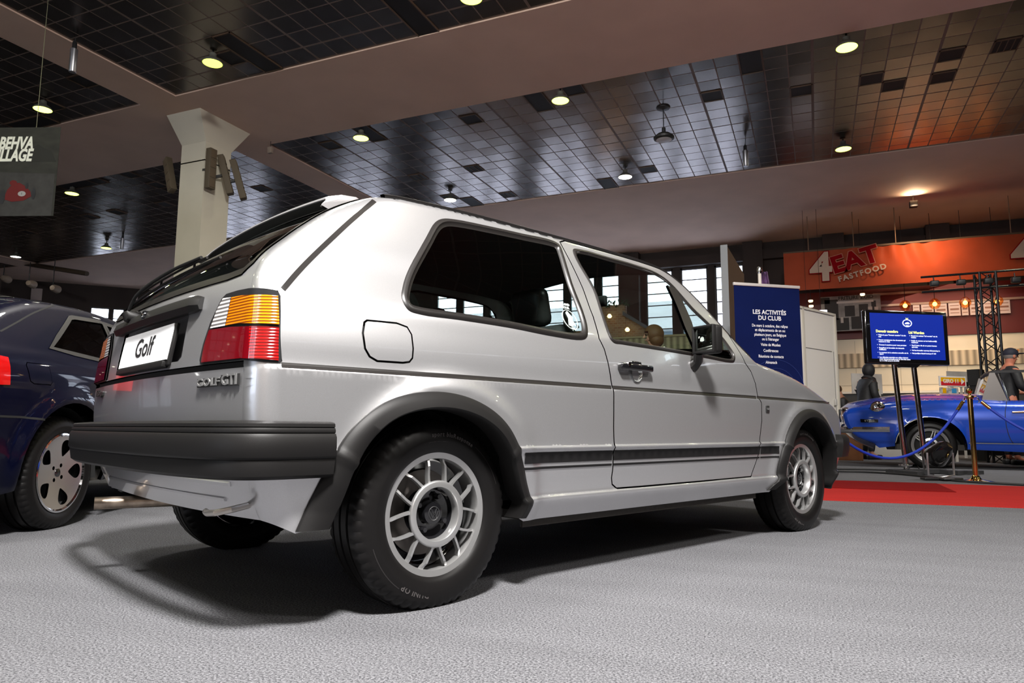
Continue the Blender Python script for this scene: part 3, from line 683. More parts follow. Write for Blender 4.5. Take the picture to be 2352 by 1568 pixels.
def golf_wheel(parent, x, side, spin=0.0, lettering=True):
    """silver multi-spoke wheel: tyre > rim, spokes, hub; local -y is outboard"""
    w_ = tyre_mesh(.288, .0925, .186, .2757).build('wheel', m_tyre, parent, auto=28); w_.location = (x, side*.704, .2757)
    if side > 0: w_.rotation_euler = (0, 0, PI)
    yo = -.083
    rim = MB().lathe([(.184, yo+.012), (.190, yo+.002), (.1945, yo-.001), (.1965, yo+.001), (.196, yo+.006), (.190, yo+.004), (.184, yo+.005), (.168, yo+.008), (.166, yo+.014), (.165, yo+.03), (.172, yo+.05), (.174, .06)], 96, 'Y')
    rim.build('rim', m_silver, w_, auto=40)
    MB().lathe([(.174, .07), (.165, yo+.075), (.15, yo+.085), (.08, yo+.09), (.02, yo+.09), (0, yo+.09)], 64, 'Y').build('wheel_well', m_gloss_black, w_)
    b = MB().lathe([(.099, yo+.012), (.101, yo+.004), (.099, yo-.001), (.096, yo-.0025), (.0815, yo-.0025), (.079, yo+.001), (.078, yo+.03)], 80, 'Y')
    b.build('inner_ring', m_silver, w_, auto=50)
    b = MB()
    for k in range(7):
        for sg in (-1, 1):
            th = spin+k*2*PI/7; ai = th+sg*math.radians(18.5); ao = th+sg*math.radians(9.8); am = th+sg*math.radians(12.2)
            pts = [(.096, ai, .006, .0055), (.104, ai-sg*.015, .008, .0043), (.122, (ai+am)/2, .009, .0037), (.148, am, .0095, .0037), (.158, ao+sg*.012, .015, .0038), (.170, ao, .020, .0043)]
            V = []; F = []
            for r, a, dy, hwid in pts:
                c, s = math.sin(a), math.cos(a); tx, tz = s, -c
                for q, yy in ((-1, -.004), (1, -.004), (1, .012), (-1, .012)): V.append((r*c+q*hwid*tx, yo+dy+yy, r*s+q*hwid*tz))
            for i in range(len(pts)-1):
                for q in range(4): F.append((i*4+q, i*4+(q+1) % 4, i*4+4+(q+1) % 4, i*4+4+q))
            b.add(V, F)
    b.build('spokes', m_silver, w_)
    b = MB().lathe([(.078, yo+.03), (.072, yo+.045), (.05, yo+.05), (.038, yo+.048), (.036, yo+.03), (.033, yo+.022), (.026, yo+.020), (.0, yo+.020)], 48, 'Y')
    b.build('hub_cap', m_gloss_black, w_)
    for k in range(4):
        a = spin+.5+k*PI/2; MB().lathe([(.0, yo+.026), (.008, yo+.026), (.010, yo+.030), (.010, yo+.05)], 6, 'Y', c=(.055*math.sin(a), 0, .055*math.cos(a))).build('wheel_bolt', m_gloss_black, w_)
    b = MB(); Mv = Matrix(((1, 0, 0, 0), (0, 0, -1, yo+.019), (0, 1, 0, 0), (0, 0, 0, 1)))
    for pts in (((-.010, .014), (-.003, -.002), (0, .004), (.003, -.002), (.010, .014)), ((-.016, .006), (-.007, -.014), (0, -.002), (.007, -.014), (.016, .006))):
        b.tube([Mv @ Vector((p[0], p[1], 0)) for p in pts], .0013, 5)
    b.tube([Mv @ Vector((.020*math.cos(a*PI/12), .020*math.sin(a*PI/12), 0)) for a in range(25)], .0013, 5, cap=False); b.build('emblem', mat('emblem_black', (.03, .03, .032), .3), w_)
    MB().lathe([(.130, yo+.084), (.130, yo+.080), (.07, yo+.080)], 48, 'Y').build('brake_disc', m_disc, w_)
    if lettering:
        b = MB(); ys = -.0925*.98-.0008
        arc_text(b, 'sport bluResponse', .019, .241, ys, math.radians(-8), bold=.0003, sx=1.0, depth=.0006)
        arc_text(b, 'DUNLOP', .024, .236, ys, math.radians(188), bold=.0004, depth=.0006)
        arc_text(b, '185/60 R14 82H', .010, .222, ys-.0003, math.radians(-12), depth=.0005)
        b.build('tyre_lettering', mat('worn_tyre_lettering', (.055, .05, .05), .6), w_)
        b = MB()
        for a0 in (math.radians(35), math.radians(215)):
            arc = [(a0+i*.03) for i in range(22)]; V = []; F = []
            for i, a in enumerate(arc):
                for r in (.243, .2455): V.append((r*math.sin(a), ys-.001+.0035*(r-.235)/.02, r*math.cos(a)))
            F = [(2*i, 2*i+1, 2*i+3, 2*i+2) for i in range(len(arc)-1)]; b.add(V, F, True)
        b.build('tyre_rib', mat('tyre_rib', (.02, .018, .018), .35), w_)
    return w_

# ================================================================ the silver hatchback
ZK = [.15, .19, .225, .262, .290, .297, .303, .312, .34, .40, .452, .461, .470, .479, .50, .56, .64, .684, .690, .701, .707, .76, .84, .88, .90, .93, 1.0, 1.1, 1.2, 1.3, 1.345, 1.42]
YK = [.70, .765, .782, .803, .8175, .8195, .816, .8085, .8115, .822, .829, .8345, .8405, .8335, .8325, .8330, .8325, .8315, .8265, .8245, .8235, .8185, .8055, .7975, .790, .776, .741, .698, .648, .594, .569, .52]
WHR = [(0.0, .2757), (2.475, .2757)]
def golf_Y0(X):
    x, z = X[:, 0], X[:, 1]; y = pchip(ZK, YK, np.where(x < -.33, np.maximum(z, .315), z))
    y = y-.030*np.clip((x-1.55)/1.45, 0, 1.3)**2-.012*np.clip((.1-x)/.7, 0, 1.2)**2
    for cx, cz_ in WHR:   # flared metal around the arches
        d = np.sqrt((x-cx)**2+(z-cz_)**2)-.375; y = y+.017*np.exp(-np.clip(d, 0, 1)**2/.0016)*(z > .1)
    return y
GP = [(-.535, .295), (-.565, .36), (-.592, .46), (-.604, .56), (-.606, .66), (-.603, .73), (-.592, .83), (-.580, .92), (-.560, .975), (-.525, 1.025), (-.467, 1.078), (-.40, 1.135), (-.30, 1.208), (-.20, 1.266), (-.13, 1.297), (-.06, 1.314),
      (.14, 1.327), (.35, 1.333), (.80, 1.336), (1.12, 1.334), (1.38, 1.327), (1.50, 1.312), (1.60, 1.262), (1.78, 1.085), (1.95, .915), (2.0, .885), (2.06, .877), (2.28, .852), (2.48, .818), (2.70, .762), (2.90, .700), (2.98, .660), (3.02, .60), (3.03, .50), (3.03, .40), (2.98, .28)]
GR = [.07]*5+[.07, .07, .065, .05, .04, .035, .032, .030, .028, .026, .024]+[.022]*4+[.022, .022, .022, .022, .024, .03]+[.04, .05, .055, .06, .07, .08, .09, .09, .09, .08]
GB = [.02, .03, .036, .038, .038, .038, .036, .032, .030, .029, .028, .027, .027, .028, .030, .032]+[.034, .036, .038, .040, .042, .06, .08, .09, .08, .06, .05]+[.05, .05, .05, .06, .08, .09, .10, .10, .08]
golf = Body(GP, GR, golf_Y0, GB, (-1.79615, 2.26434, 0), math.radians(66.2))
G = empty('hatchback_car', tuple(golf.origin), golf.rz, 'silver three-door hatchback filling the foreground, seen from its right rear', 'car')
m_paint = mat('silver_paint', (0.56, 0.56, 0.575), 0.34, .8, coat=1.0, coatr=.03)
nt = m_paint.node_tree; b_ = nt.nodes['Principled BSDF']; tc = nt.nodes.new('ShaderNodeTexCoord'); vo = nt.nodes.new('ShaderNodeTexNoise'); vo.inputs['Scale'].default_value = 900; mr = nt.nodes.new('ShaderNodeMapRange')
mr.inputs['From Min'].default_value = .3; mr.inputs['From Max'].default_value = .7; mr.inputs['To Min'].default_value = .92; mr.inputs['To Max'].default_value = 1.06; mv = nt.nodes.new('ShaderNodeVectorMath'); mv.operation = 'SCALE'; mv.inputs[0].default_value = (.56, .56, .575)
nt.links.new(tc.outputs['Object'], vo.inputs['Vector']); nt.links.new(vo.outputs['Fac'], mr.inputs['Value']); nt.links.new(mr.outputs[0], mv.inputs['Scale']); nt.links.new(mv.outputs[0], b_.inputs['Base Color'])
m_rub = mat('rubber_trim', (.012, .0105, .010), .35, spec=.4)
m_blk = mat('textured_black_plastic', (.0075, .007, .007), .5, bump=(420, .12, .001), spec=.28)
m_int = mat('dark_interior', (.012, .012, .012), .8)
m_cglass = glass_mat('tinted_car_glass', (.62, .70, .66), .9, 1.5)
m_seat = mat('black_seat_cloth', (.02, .02, .022), .8)

# traced outlines
QW = golf.pxside([(1017.7, 503.7), (1045, 505), (1121, 520), (1200, 537.5), (1269, 553.6), (1284.6, 564), (1293, 584.6), (1314, 653.5), (1338, 715.5), (1349, 756.8), (1346.6, 774), (1334.6, 779), (1276, 772), (1172.7, 751.6), (1052, 732.7), (966, 720.6), (938.5, 710.3), (924.8, 686), (926.5, 660.4), (942, 615.6), (979.9, 546.8), (1000.5, 512.3)])
DW = golf.pxside([(1317.3, 574.3), (1334.6, 573.6), (1400, 591.6), (1431, 599.9), (1457.4, 607.8), (1507, 626), (1537.7, 648), (1591, 707), (1629.5, 743.6), (1656, 770.4), (1673.5, 793.4), (1687, 816), (1686, 829.7), (1677, 831.6), (1625.7, 822), (1572, 812.5), (1495.6, 800), (1428.7, 789.5), (1409.6, 785.7), (1400, 774), (1379.3, 715.5), (1362, 663.8), (1324, 597)])
DOOR = golf.pxside([(1286, 555.6), (1310.5, 601.9), (1338, 660.4), (1362, 725.8), (1376, 777.5), (1388, 801.6), (1396.5, 832.6), (1404, 877), (1408.6, 894.5), (1409.5, 980), (1408.6, 1040), (1407, 1080), (1404.5, 1097.5), (1406, 1112), (1416.5, 1121), (1470, 1117), (1607.7, 1105), (1724.8, 1094), (1733, 1070), (1742, 1042), (1747.5, 1018), (1749.6, 966.6), (1749, 925), (1742, 915), (1735, 880.5), (1724.8, 853), (1711, 832.6)])
# the door's upper edge follows the drip rail
iu = [(-1)]
rail = golf.P-golf.N*.013
k = (rail[:, 0] > DOOR[0][0]+.02) & (rail[:, 0] < DOOR[-1][0]-.02) & (rail[:, 1] > .88)
DOOR = np.vstack([DOOR, rail[k][::-1][::2]])
FD = golf.pxside([(836.7, 740), (843, 735.5), (910.7, 742), (934.8, 751), (945, 768), (948.6, 800), (947, 822), (940, 831), (925, 833), (866, 829), (848.7, 818.8), (838, 800), (833, 765)])
# wheel arches (outer edge of the black extension, right rear traced)
FA = golf.pxside([(683, 1222), (700, 1182), (718, 1148), (745, 1088), (780, 1017), (814, 976), (850, 945), (888, 916), (947, 899), (1002, 893.5), (1067, 901), (1119, 925), (1160, 956), (1188, 997), (1201, 1042), (1208, 1093), (1215, 1131), (1229, 1143), (1222, 1169), (1210, 1190)], .012)
print('rear arch', np.round(FA, 3).tolist())
FF = np.array([(2.475+.375*math.cos(a), .2757+.375*math.sin(a)) for a in np.linspace(math.radians(186), math.radians(-8), 26)])
FF = np.vstack([[(2.058, .235), (2.075, .262)], FF[1:], [(2.862, .20)]])
def arch_hole(F, d):
    c = np.array([np.mean([F[0][0], F[-1][0]]), .2757]); out = []
    for p in F: v = p-c; L = np.linalg.norm(v); out.append(c+v*(L-d)/L)
    return np.array(out)
FA = smooth_curve(FA, 3)
for _ in range(14): FA[1:-1] = .25*FA[:-2]+.5*FA[1:-1]+.25*FA[2:]
FA = FA[::2] if len(FA) % 2 else np.vstack([FA[::2], FA[-1:]])
AR = arch_hole(FA, .030); AF = arch_hole(FF, .030)
bottom = [(2.90, .26)]+[tuple(p) for p in AF[::-1] if p[1] > .226]+[(2.08, .226), (AR[-1][0]+.03, .226)]+[tuple(p) for p in AR[::-1] if p[1] > .227]+[(-.47, .262)]
OUT = np.vstack([golf.P, np.array(bottom)])
ring = [golf.P-golf.N*(golf.R*(1-math.cos(a)))[:, None] for a in (.35, .65, .9, 1.15, 1.35, PI/2)]
ring = np.vstack(ring)
crease = np.array([(x, z) for z in (.290, .2965, .3035, .312, .452, .4605, .4655, .470, .4745, .4795, .4865, .684, .690, .7005, .707) for x in np.arange(-.60, 2.95, .016)])
crease = crease[seg_dist(crease, golf.P[:-1], golf.P[1:])[0] > .02]
Dout = offset_loop(DOOR, -.003); Din = offset_loop(DOOR, .003)
FDo = offset_loop(FD, -.003); FDi = offset_loop(FD, .003)
QH = offset_loop(QW, .010); DH = offset_loop(DW, .010)
S = golf.side(); SL = golf.side(sign=1)
patch('body_side', m_paint, G, OUT, [QH, Dout, FDo], S, .018, .004, extra=np.vstack([ring, crease]), edge=.012)
patch('body_side', m_paint, G, OUT, [QH, DH], S, .03, .012, extra=ring[::2], edge=.025, mirror=True)
door = patch('door', m_paint, G, Din, [DH], S, .018, .004, extra=crease, edge=.010)
patch('fuel_flap', m_paint, G, FDi, [], golf.side(.0015), .02, .004, edge=.008)
fl_recess = MB()
for s_, nm in ((FDo, 'flap_gap'),): patch(nm, m_int, G, offset_loop(FD, -.004), [], golf.side(-.010), .03, 0)
patch('door_gap', m_int, G, offset_loop(DOOR, -.006), [offset_loop(DOOR, .02)], golf.side(-.010), .02, 0)
# rubber window surrounds and glass on both sides
def surround(L, nm, parent, wdt=.022, lift=.006, sg=1, mt=m_rub):
    f0 = [offset_loop(L, -.003), offset_loop(L, .004), offset_loop(L, wdt*.55), offset_loop(L, wdt*.72), offset_loop(L, wdt)]
    offs = [.0, lift, lift, lift*.1, -.004]
    f0 = [resample(l, .012, True) if i == 0 else l for i, l in enumerate(f0)]
    n = len(L); V = []; F = []; base = [offset_loop(L, d) for d in (-.003, .003, wdt*.5, wdt*.62, wdt)]
    fine = [smooth_curve(l, 4, True) for l in base]; n = len(fine[0])
    for l, of in zip(fine, offs): p, _n = golf.side(of)(l); V += [tuple(q) for q in p]
    for r in range(4):
        for i in range(n): F.append((r*n+i, r*n+(i+1) % n, (r+1)*n+(i+1) % n, (r+1)*n+i))
    b = MB(); b.add(V if sg < 0 else V, F, True)
    if sg > 0: b.v = [(x, -y, z) for x, y, z in b.v]
    return b.build(nm, mt, parent, auto=50)
surround(QW, 'window_seal', G, .026, sg=-1); surround(QW, 'window_seal', G, .026, sg=1)
surround(DW, 'window_seal', door, .018, .004, sg=-1); surround(DW, 'window_seal', G, .018, .004, sg=1)
patch('quarter_glass', m_cglass, G, offset_loop(QW, .012), [], golf.side(-.004), .05, 0)
patch('quarter_glass', m_cglass, G, offset_loop(QW, .012), [], golf.side(-.004), .05, 0, mirror=True)
patch('door_glass', m_cglass, door, offset_loop(DW, .012), [], golf.side(-.005), .05, 0)
patch('door_glass', m_cglass, G, offset_loop(DW, .012), [], golf.side(-.005), .05, 0, mirror=True)
# vent-window divider bar
vb = golf.pxside([(1532, 655), (1541, 660), (1552, 664), (1588, 740), (1610, 812), (1597, 810), (1570, 745)])
for mir, par in ((False, door), (True, G)): patch('vent_pillar', m_rub, par, vb, [], golf.side(.003), .02, .012, mirror=mir)
# seam strips: belt moulding, stripes
def strip(nm, m, parent, x0, x1, z0, z1, off, n=60, zf=None, mirror=True, fl=.002, gaps=()):
    L = [(x0+(x1-x0)*i/n, z0) for i in range(n+1)]+[(x1-(x1-x0)*i/n, z1) for i in range(n+1)]
    o = patch(nm, m, parent, np.array(L), [], golf.side(off), .05, fl, edge=.02)
    if mirror: patch(nm, m, G, np.array(L), [], golf.side(off), .05, fl, edge=.03, mirror=True)
    return o
xd0, xd1 = float(DOOR[9][0]), float(DOOR[20][0])
strip('belt_moulding', m_rub, G, -.535, xd0-.004, .6885, .7025, .0012)
strip('belt_moulding', m_rub, door, xd0+.004, xd1-.004, .6885, .7025, .0012, mirror=False)
strip('belt_moulding', m_rub, G, xd1+.006, 2.92, .6885, .7025, .0012)
m_stripe = mat('matt_black_stripe', (.008, .0075, .008), .6, spec=.25)
for a, b2, par in ((.315, xd0-.004, G), (xd0+.004, xd1+.012, door), (xd1+.020, 2.115, G)):
    strip('side_stripe', m_stripe, par, a, b2, .4185, .4565, .0022, mirror=False, fl=0); strip('side_stripe', m_stripe, par, a, b2, .3985, .4065, .0022, mirror=False, fl=0)
# hatch shut line down the D-pillar
seam = golf.pxside([(650, 664), (680, 629), (730, 577.5), (790, 521), (830, 486), (860, 461)])
sm = smooth_curve(seam, 6); nrm = np.gradient(sm, axis=0); nrm = np.stack([-nrm[:, 1], nrm[:, 0]], 1); nrm /= np.linalg.norm(nrm, axis=1)[:, None]
SEAM = np.vstack([sm+nrm*.007, (sm-nrm*.007)[::-1]])
patch('hatch_seam', m_rub, G, SEAM, [], golf.side(.0012), .02, .001, edge=.01); patch('hatch_seam', m_rub, G, SEAM, [], golf.side(.0012), .02, .001, edge=.02, mirror=True)
# drip rail along the roof edge
pr = golf.P; k0 = np.argmin(abs(pr[:, 0]+.09)+abs(pr[:, 1]-1.30)); k1 = np.argmin(abs(pr[:, 0]-1.97)+abs(pr[:, 1]-.90))
for sg in (-1, 1):
    b = MB(); V = []; F = []; secs = [(.008, .004), (.002, .014), (-.006, .016), (-.010, .008), (-.012, -.012), (-.002, -.01)]
    idx = list(range(k0, k1+1)); yb = golf.Y0(pr[idx])-.010
    for i, ii in enumerate(idx):
        p = pr[ii]; n = golf.N[ii]
        for a, out in secs: q = p+n*(-a); V.append((q[0], sg*(yb[i]-.016+out), q[1]))
    ns = len(secs)
    for i in range(len(idx)-1):
        for j in range(ns): F.append((i*ns+j, i*ns+(j+1) % ns, (i+1)*ns+(j+1) % ns, (i+1)*ns+j))
    b.add(V, F, True); b.build('drip_rail', m_rub, G, auto=60)

# ---------------- cap: rear panel, hatch, roof, windscreen, bonnet
cap = golf.cap(); Sg = golf.S
def s_of(x=None, z=None, lo=0, hi=None):
    """arclength of the silhouette where z (going up the rear) or x is reached"""
    P = golf.P; hi = hi or len(P)
    for i in range(lo, hi-1):
        a, b = (P[i][1], P[i+1][1]) if z is not None else (P[i][0], P[i+1][0]); v = z if z is not None else x
        if (a-v)*(b-v) <= 0: return Sg[i]+(Sg[i+1]-Sg[i])*(v-a)/(b-a+1e-12)
    return Sg[-1]
s_gap = s_of(z=.708); s_belt = s_of(z=.690); s_roofr = s_of(z=1.312); iroof = int(np.argmax(Sg > s_roofr)); s_ws1 = s_of(x=1.50, lo=iroof); s_ws0 = s_of(x=1.96, lo=iroof); s_front = Sg[-1]
def band(nm, m, s0, s1, t=1.0, holes=(), step=.03, off=0.0, fl=.01, t0=None):
    n = max(2, int((s1-s0)/.02)); t0 = -t if t0 is None else t0
    L = [(s0+(s1-s0)*i/n, t0) for i in range(n+1)]+[(s1-(s1-s0)*i/n, t) for i in range(n+1)]
    return patch(nm, m, G, np.array(L), holes, golf.cap(off), step, fl, edge=step)
band('rear_panel', m_paint, Sg[0], s_belt, step=.03)
band('panel_gap', m_int, s_belt-.01, s_gap+.01, .995, off=-.012, fl=0)
capR = ((0, s_roofr+.1), (-1.0, 1.0))
HG = golf.pxmap(cap, *capR, [(578, 629), (620, 606), (700, 541), (740, 511), (772, 482)])
HGb = golf.pxmap(cap, *capR, [(430, 672), (500, 652)])
print('hatch glass', HG.tolist(), HGb.tolist(), 'gap', s_gap, 'roof', s_roofr, 'z960', s_of(z=.975))
s_gl0 = float(np.mean([HG[0][0], HGb[0][0]])); s_gl1 = s_roofr-.075
gl = [(s_gl0+.012, -.90), (s_gl0+.045, -.955), (s_gl0+.11, -.975), (s_gl0+.25, -.975), (s_gl1-.06, -.95), (s_gl1, -.90)]
GLS = np.array([(s_gl0, 0.0), (s_gl0+.002, -.5), (s_gl0+.004, -.78)]+gl+[(s_gl1+.004, -.5), (s_gl1+.005, 0)]+[(a, -b) for a, b in [(s_gl1+.004, -.5)]+gl[::-1]]+[(s_gl0+.004, .78), (s_gl0+.002, .5)])
# number plate recess
REC = golf.pxmap(cap, (s_gap, s_gl0), (-.8, .8), [(290, 757), (273, 852), (397, 833), (417, 728)])
print('recess', REC.tolist())
rs0, rs1 = float(min(REC[:, 0]))+.002, float(max(REC[:, 0])); rt = float(max(abs(REC[:, 1])))*.98
rt = .47
RECL = np.array([(rs0+.012, -rt), (rs0, -rt+.03), (rs0, 0), (rs0, rt-.03), (rs0+.012, rt), (rs1, rt), (rs1, -rt)])
hatch = band('hatch', m_paint, s_gap, s_roofr, 1.0, holes=[GLS, RECL], step=.025, fl=.012)
# recess box
fr, nr = cap(resample(RECL, .03, True)); bk = fr+np.array([.035, 0, 0]); k = len(fr); b = MB(); b.add([tuple(p) for p in fr]+[tuple(p) for p in bk], [(i, (i+1) % k, k+(i+1) % k, k+i) for i in range(k)]+[tuple(range(k, 2*k))]); b.build('plate_recess', m_paint, hatch)
patch('hatch_glass', m_cglass, hatch, offset_loop(GLS, .006), [], golf.cap(-.004), .05, 0)
GI = offset_loop(GLS, .018); patch('glass_seal', m_rub, hatch, offset_loop(GLS, -.004), [GI], golf.cap(.004), .02, .01, edge=.012)
band('roof_panel', m_paint, s_roofr+.004, s_ws1, step=.06)
ws = np.array([(s_ws1+.012, -.93), (s_ws0-.02, -.95), (s_ws0-.02, .95), (s_ws1+.012, .93)])
band('windscreen_frame', m_paint, s_ws1, s_ws0, holes=[ws], step=.05)
patch('windscreen', m_cglass, G, ws, [], golf.cap(-.004), .08, 0); patch('windscreen_seal', m_rub, G, offset_loop(ws, -.008), [offset_loop(ws, .012)], golf.cap(.004), .03, .008)
band('bonnet', m_paint, s_ws0, s_of(z=.66, lo=int(np.argmax(Sg > s_ws0))), step=.05)
band('front_panel', m_blk, s_of(z=.66, lo=int(np.argmax(Sg > s_ws0))), s_front, step=.05)
# dark trim along the windscreen edge
# ---------------- rear spoiler around the hatch glass
SPX = golf.pxmap(golf.cap(.045), (s_gap, s_roofr+.1), (-1.1, 1.1), [(775, 483), (790, 458), (812, 458), (497, 600), (540, 562), (640, 510)]); print('spoiler', np.round(SPX, 3).tolist(), s_gl0, s_gl1)
def spoil(nm, m, sec, par, T0=.90, n_=61, inset=0.0):
    V = []; F = []; Ts = np.linspace(-T0, T0, n_); ns = len(sec)
    for t in Ts:
        e = abs(t)/T0; k = max(0, (e-.93)/.07)
        for a_, l in sec:
            p, n = cap(np.array([[s_gl1-.03+a_-.05*k*k, t]])); V.append(tuple(p[0]+n[0]*l*.74*(1-.35*k)))
    for i in range(n_-1):
        for j in range(ns-1): F.append((i*ns+j, i*ns+j+1, (i+1)*ns+j+1, (i+1)*ns+j))
    F += [tuple(range(ns)), tuple(range((n_-1)*ns+ns-1, (n_-1)*ns-1, -1))]
    b = MB(); b.add(V, F, True); return b.build(nm, m, par, auto=40)
m_spo = mat('satin_silver_grey_spoiler', (.36, .35, .36), .35, .4, coat=.4)
sp_ = spoil('rear_spoiler', m_spo, [(-.060, .0), (-.080, .040), (-.083, .045), (-.080, .050), (-.064, .052), (-.01, .042), (.045, .020), (.058, .006), (.058, 0)], hatch)
spoil('spoiler_inner_face', m_rub, [(-.040, .003), (-.066, .003), (-.0840, .039), (-.074, .040)], sp_, .885)
# ---------------- tail lamps (wrap the corner)
CNR = []
def plan(u, z, off=0.0):
    """wrap-around surface: u = distance from the car's centreline along the rear face, round the corner and along the side"""
    u = np.asarray(u, float); z = np.asarray(z, float); P = golf.P; kk = int(np.argmax(P[:, 1]))
    iu_ = P[:kk, 1]; px = np.interp(z, iu_, P[:kk, 0]); r = np.interp(z, iu_, golf.R[:kk]); bb = np.interp(z, iu_, golf.B[:kk])
    yc = golf.Y0(np.stack([px, z], 1))-r; L1 = yc; L2 = L1+r*PI/2
    x = np.zeros_like(u); y = np.zeros_like(u); nx = np.zeros_like(u); ny = np.zeros_like(u)
    a = u < L1; t = u/yc; x[a] = (px-bb*(1-t*t))[a]; y[a] = -u[a]; nx[a] = -1; ny[a] = (-2*bb*t/yc)[a]
    c_ = (u >= L1) & (u < L2); th = (u-L1)/r; x[c_] = (px+r*(1-np.cos(th)))[c_]; y[c_] = -(yc+r*np.sin(th))[c_]; nx[c_] = -np.cos(th)[c_]; ny[c_] = -np.sin(th)[c_]
    d = u >= L2; xs = px+r+(u-L2)
    if d.any(): x[d] = xs[d]; y[d] = -golf.Y(np.stack([xs, z], 1)[d]); nx[d] = 0; ny[d] = -1
    n = np.stack([nx, ny, 0*nx], 1); n /= np.linalg.norm(n, axis=1)[:, None]; p = np.stack([x, y, z], 1)+n*off; return p, n
pf = lambda off=0.0: (lambda U: plan(np.asarray(U)[:, 0], np.asarray(U)[:, 1], off))
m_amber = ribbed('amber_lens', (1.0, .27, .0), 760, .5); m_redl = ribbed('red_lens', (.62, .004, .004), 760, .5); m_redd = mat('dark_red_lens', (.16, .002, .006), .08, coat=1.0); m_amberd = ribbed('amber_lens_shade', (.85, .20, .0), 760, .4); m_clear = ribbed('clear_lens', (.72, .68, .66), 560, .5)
def lamp_zone(px, off=.006): return golf.pxmap(pf(off), (.3, 1.0), (.66, .95), px)
frame = lamp_zone([(571, 661.6), (605.8, 662), (639, 666.5), (644.8, 680), (648.3, 829), (644, 833), (605.8, 830.7), (552.8, 825.7), (460, 837.3), (458, 827.4), (466.5, 789), (483, 739.5), (509.7, 684.8), (519.6, 674.8), (546, 666.5)], .004)
print('lampframe', np.round(frame, 3).tolist())
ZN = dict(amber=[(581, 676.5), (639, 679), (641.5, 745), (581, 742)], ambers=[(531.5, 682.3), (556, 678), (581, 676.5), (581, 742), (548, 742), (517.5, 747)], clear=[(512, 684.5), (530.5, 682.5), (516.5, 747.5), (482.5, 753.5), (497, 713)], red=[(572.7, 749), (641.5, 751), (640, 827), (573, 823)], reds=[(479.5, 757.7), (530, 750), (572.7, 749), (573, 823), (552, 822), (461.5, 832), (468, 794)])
for mir in (False, True):
    lm = patch('tail_lamp', m_black, G, frame, [], pf(.004), .02, .004, edge=.008, mirror=mir)
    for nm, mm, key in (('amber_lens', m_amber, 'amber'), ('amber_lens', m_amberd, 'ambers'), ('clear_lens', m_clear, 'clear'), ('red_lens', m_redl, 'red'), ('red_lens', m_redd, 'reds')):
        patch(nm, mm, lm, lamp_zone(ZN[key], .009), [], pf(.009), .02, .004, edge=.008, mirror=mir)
# ---------------- badges on the rear panel
def rear_frame(u, z, off=.003, mirror=False):
    p, n = plan(np.array([u]), np.array([z]), off); p = p[0]; n = n[0]
    # text runs (seen from behind) from car left (+y) to car right (-y)
    return frame_mtx(tuple(p), (n[1]*-1*-1 if False else -n[1]*-1*0+ -n[1], n[0], 0) if False else (n[1]*-1, n[0], 0))
ub = golf.pxmap(pf(.003), (.2, .8), (.6, .72), [(498, 875)])[0]
Mt = rear_frame(ub[0], ub[1]); m_badge = mat('badge_black', (.02, .02, .02), .4); m_badgeS = mat('badge_silver', (.33, .33, .33), .35, .6)
b = MB(); b.m = Mt; b.box((.0-.042, -.002, .001), (.145, .024, .003)).box((.078, 0, .001), (.10, .030, .003)); b.m = Matrix.Identity(4)
bo = b.build('badge', m_badge, hatch if False else G)
b = MB(); add_text(b, 'GOLF', .030, Mt @ Matrix.Translation((-.045, -.002, .004)), .002, sx=1.75, bold=.0006, space=1.05); add_text(b, 'GTI', .040, Mt @ Matrix.Translation((.078, -.0, .004)), .002, sx=1.35, bold=.0008)
b.build('badge_lettering', m_badgeS, bo)
ul = golf.pxmap(lambda U: (lambda pn: (pn[0]*[1, -1, 1], pn[1]*[1, -1, 1]))(pf(.003)(U)), (.3, .8), (.6, .72), [(235, 905)])[0]
p, n = plan(np.array([.60]), np.array([.665]), .003); pl = p[0]*[1, -1, 1]; nl = n[0]*[1, -1, 1]; Ml = frame_mtx(tuple(pl), (nl[1]*-1, nl[0], 0))
b = MB(); add_text(b, 'Volkswagen', .030, Ml, .003, shear=.3, bold=.001, sx=1.1); b.build('badge', m_badge, G)
# ---------------- number plate, handle bar, wiper
yb = 0.0; xr = -.648
th = math.radians(9); Mp = Matrix.Translation((xr+.012, 0, .795)) @ Matrix(((0, 0, -1, 0), (-1, 0, 0, 0), (0, 1, 0, 0), (0, 0, 0, 1))) @ Matrix.Rotation(-th, 4, 'X')
b = MB(); b.m = Mp; b.box((0, -.006, -.006), (.545, .135, .012), bev=.004).box((0, -.070, 0), (.50, .02, .02), bev=.003); b.m = Matrix.Identity(4); plate = b.build('number_plate', m_blk, hatch)
b = MB(); b.m = Mp; b.box((0, .002, .002), (.52, .115, .003)); b.m = Matrix.Identity(4); b.build('plate_face', mat('white_plate', (.86, .86, .88), .35), plate)
b = MB(); add_text(b, 'Golf', .090, Mp @ Matrix.Translation((0, .0, .0045)), .0005, sx=1.2, bold=.001); b.build('plate_lettering', m_black, plate)
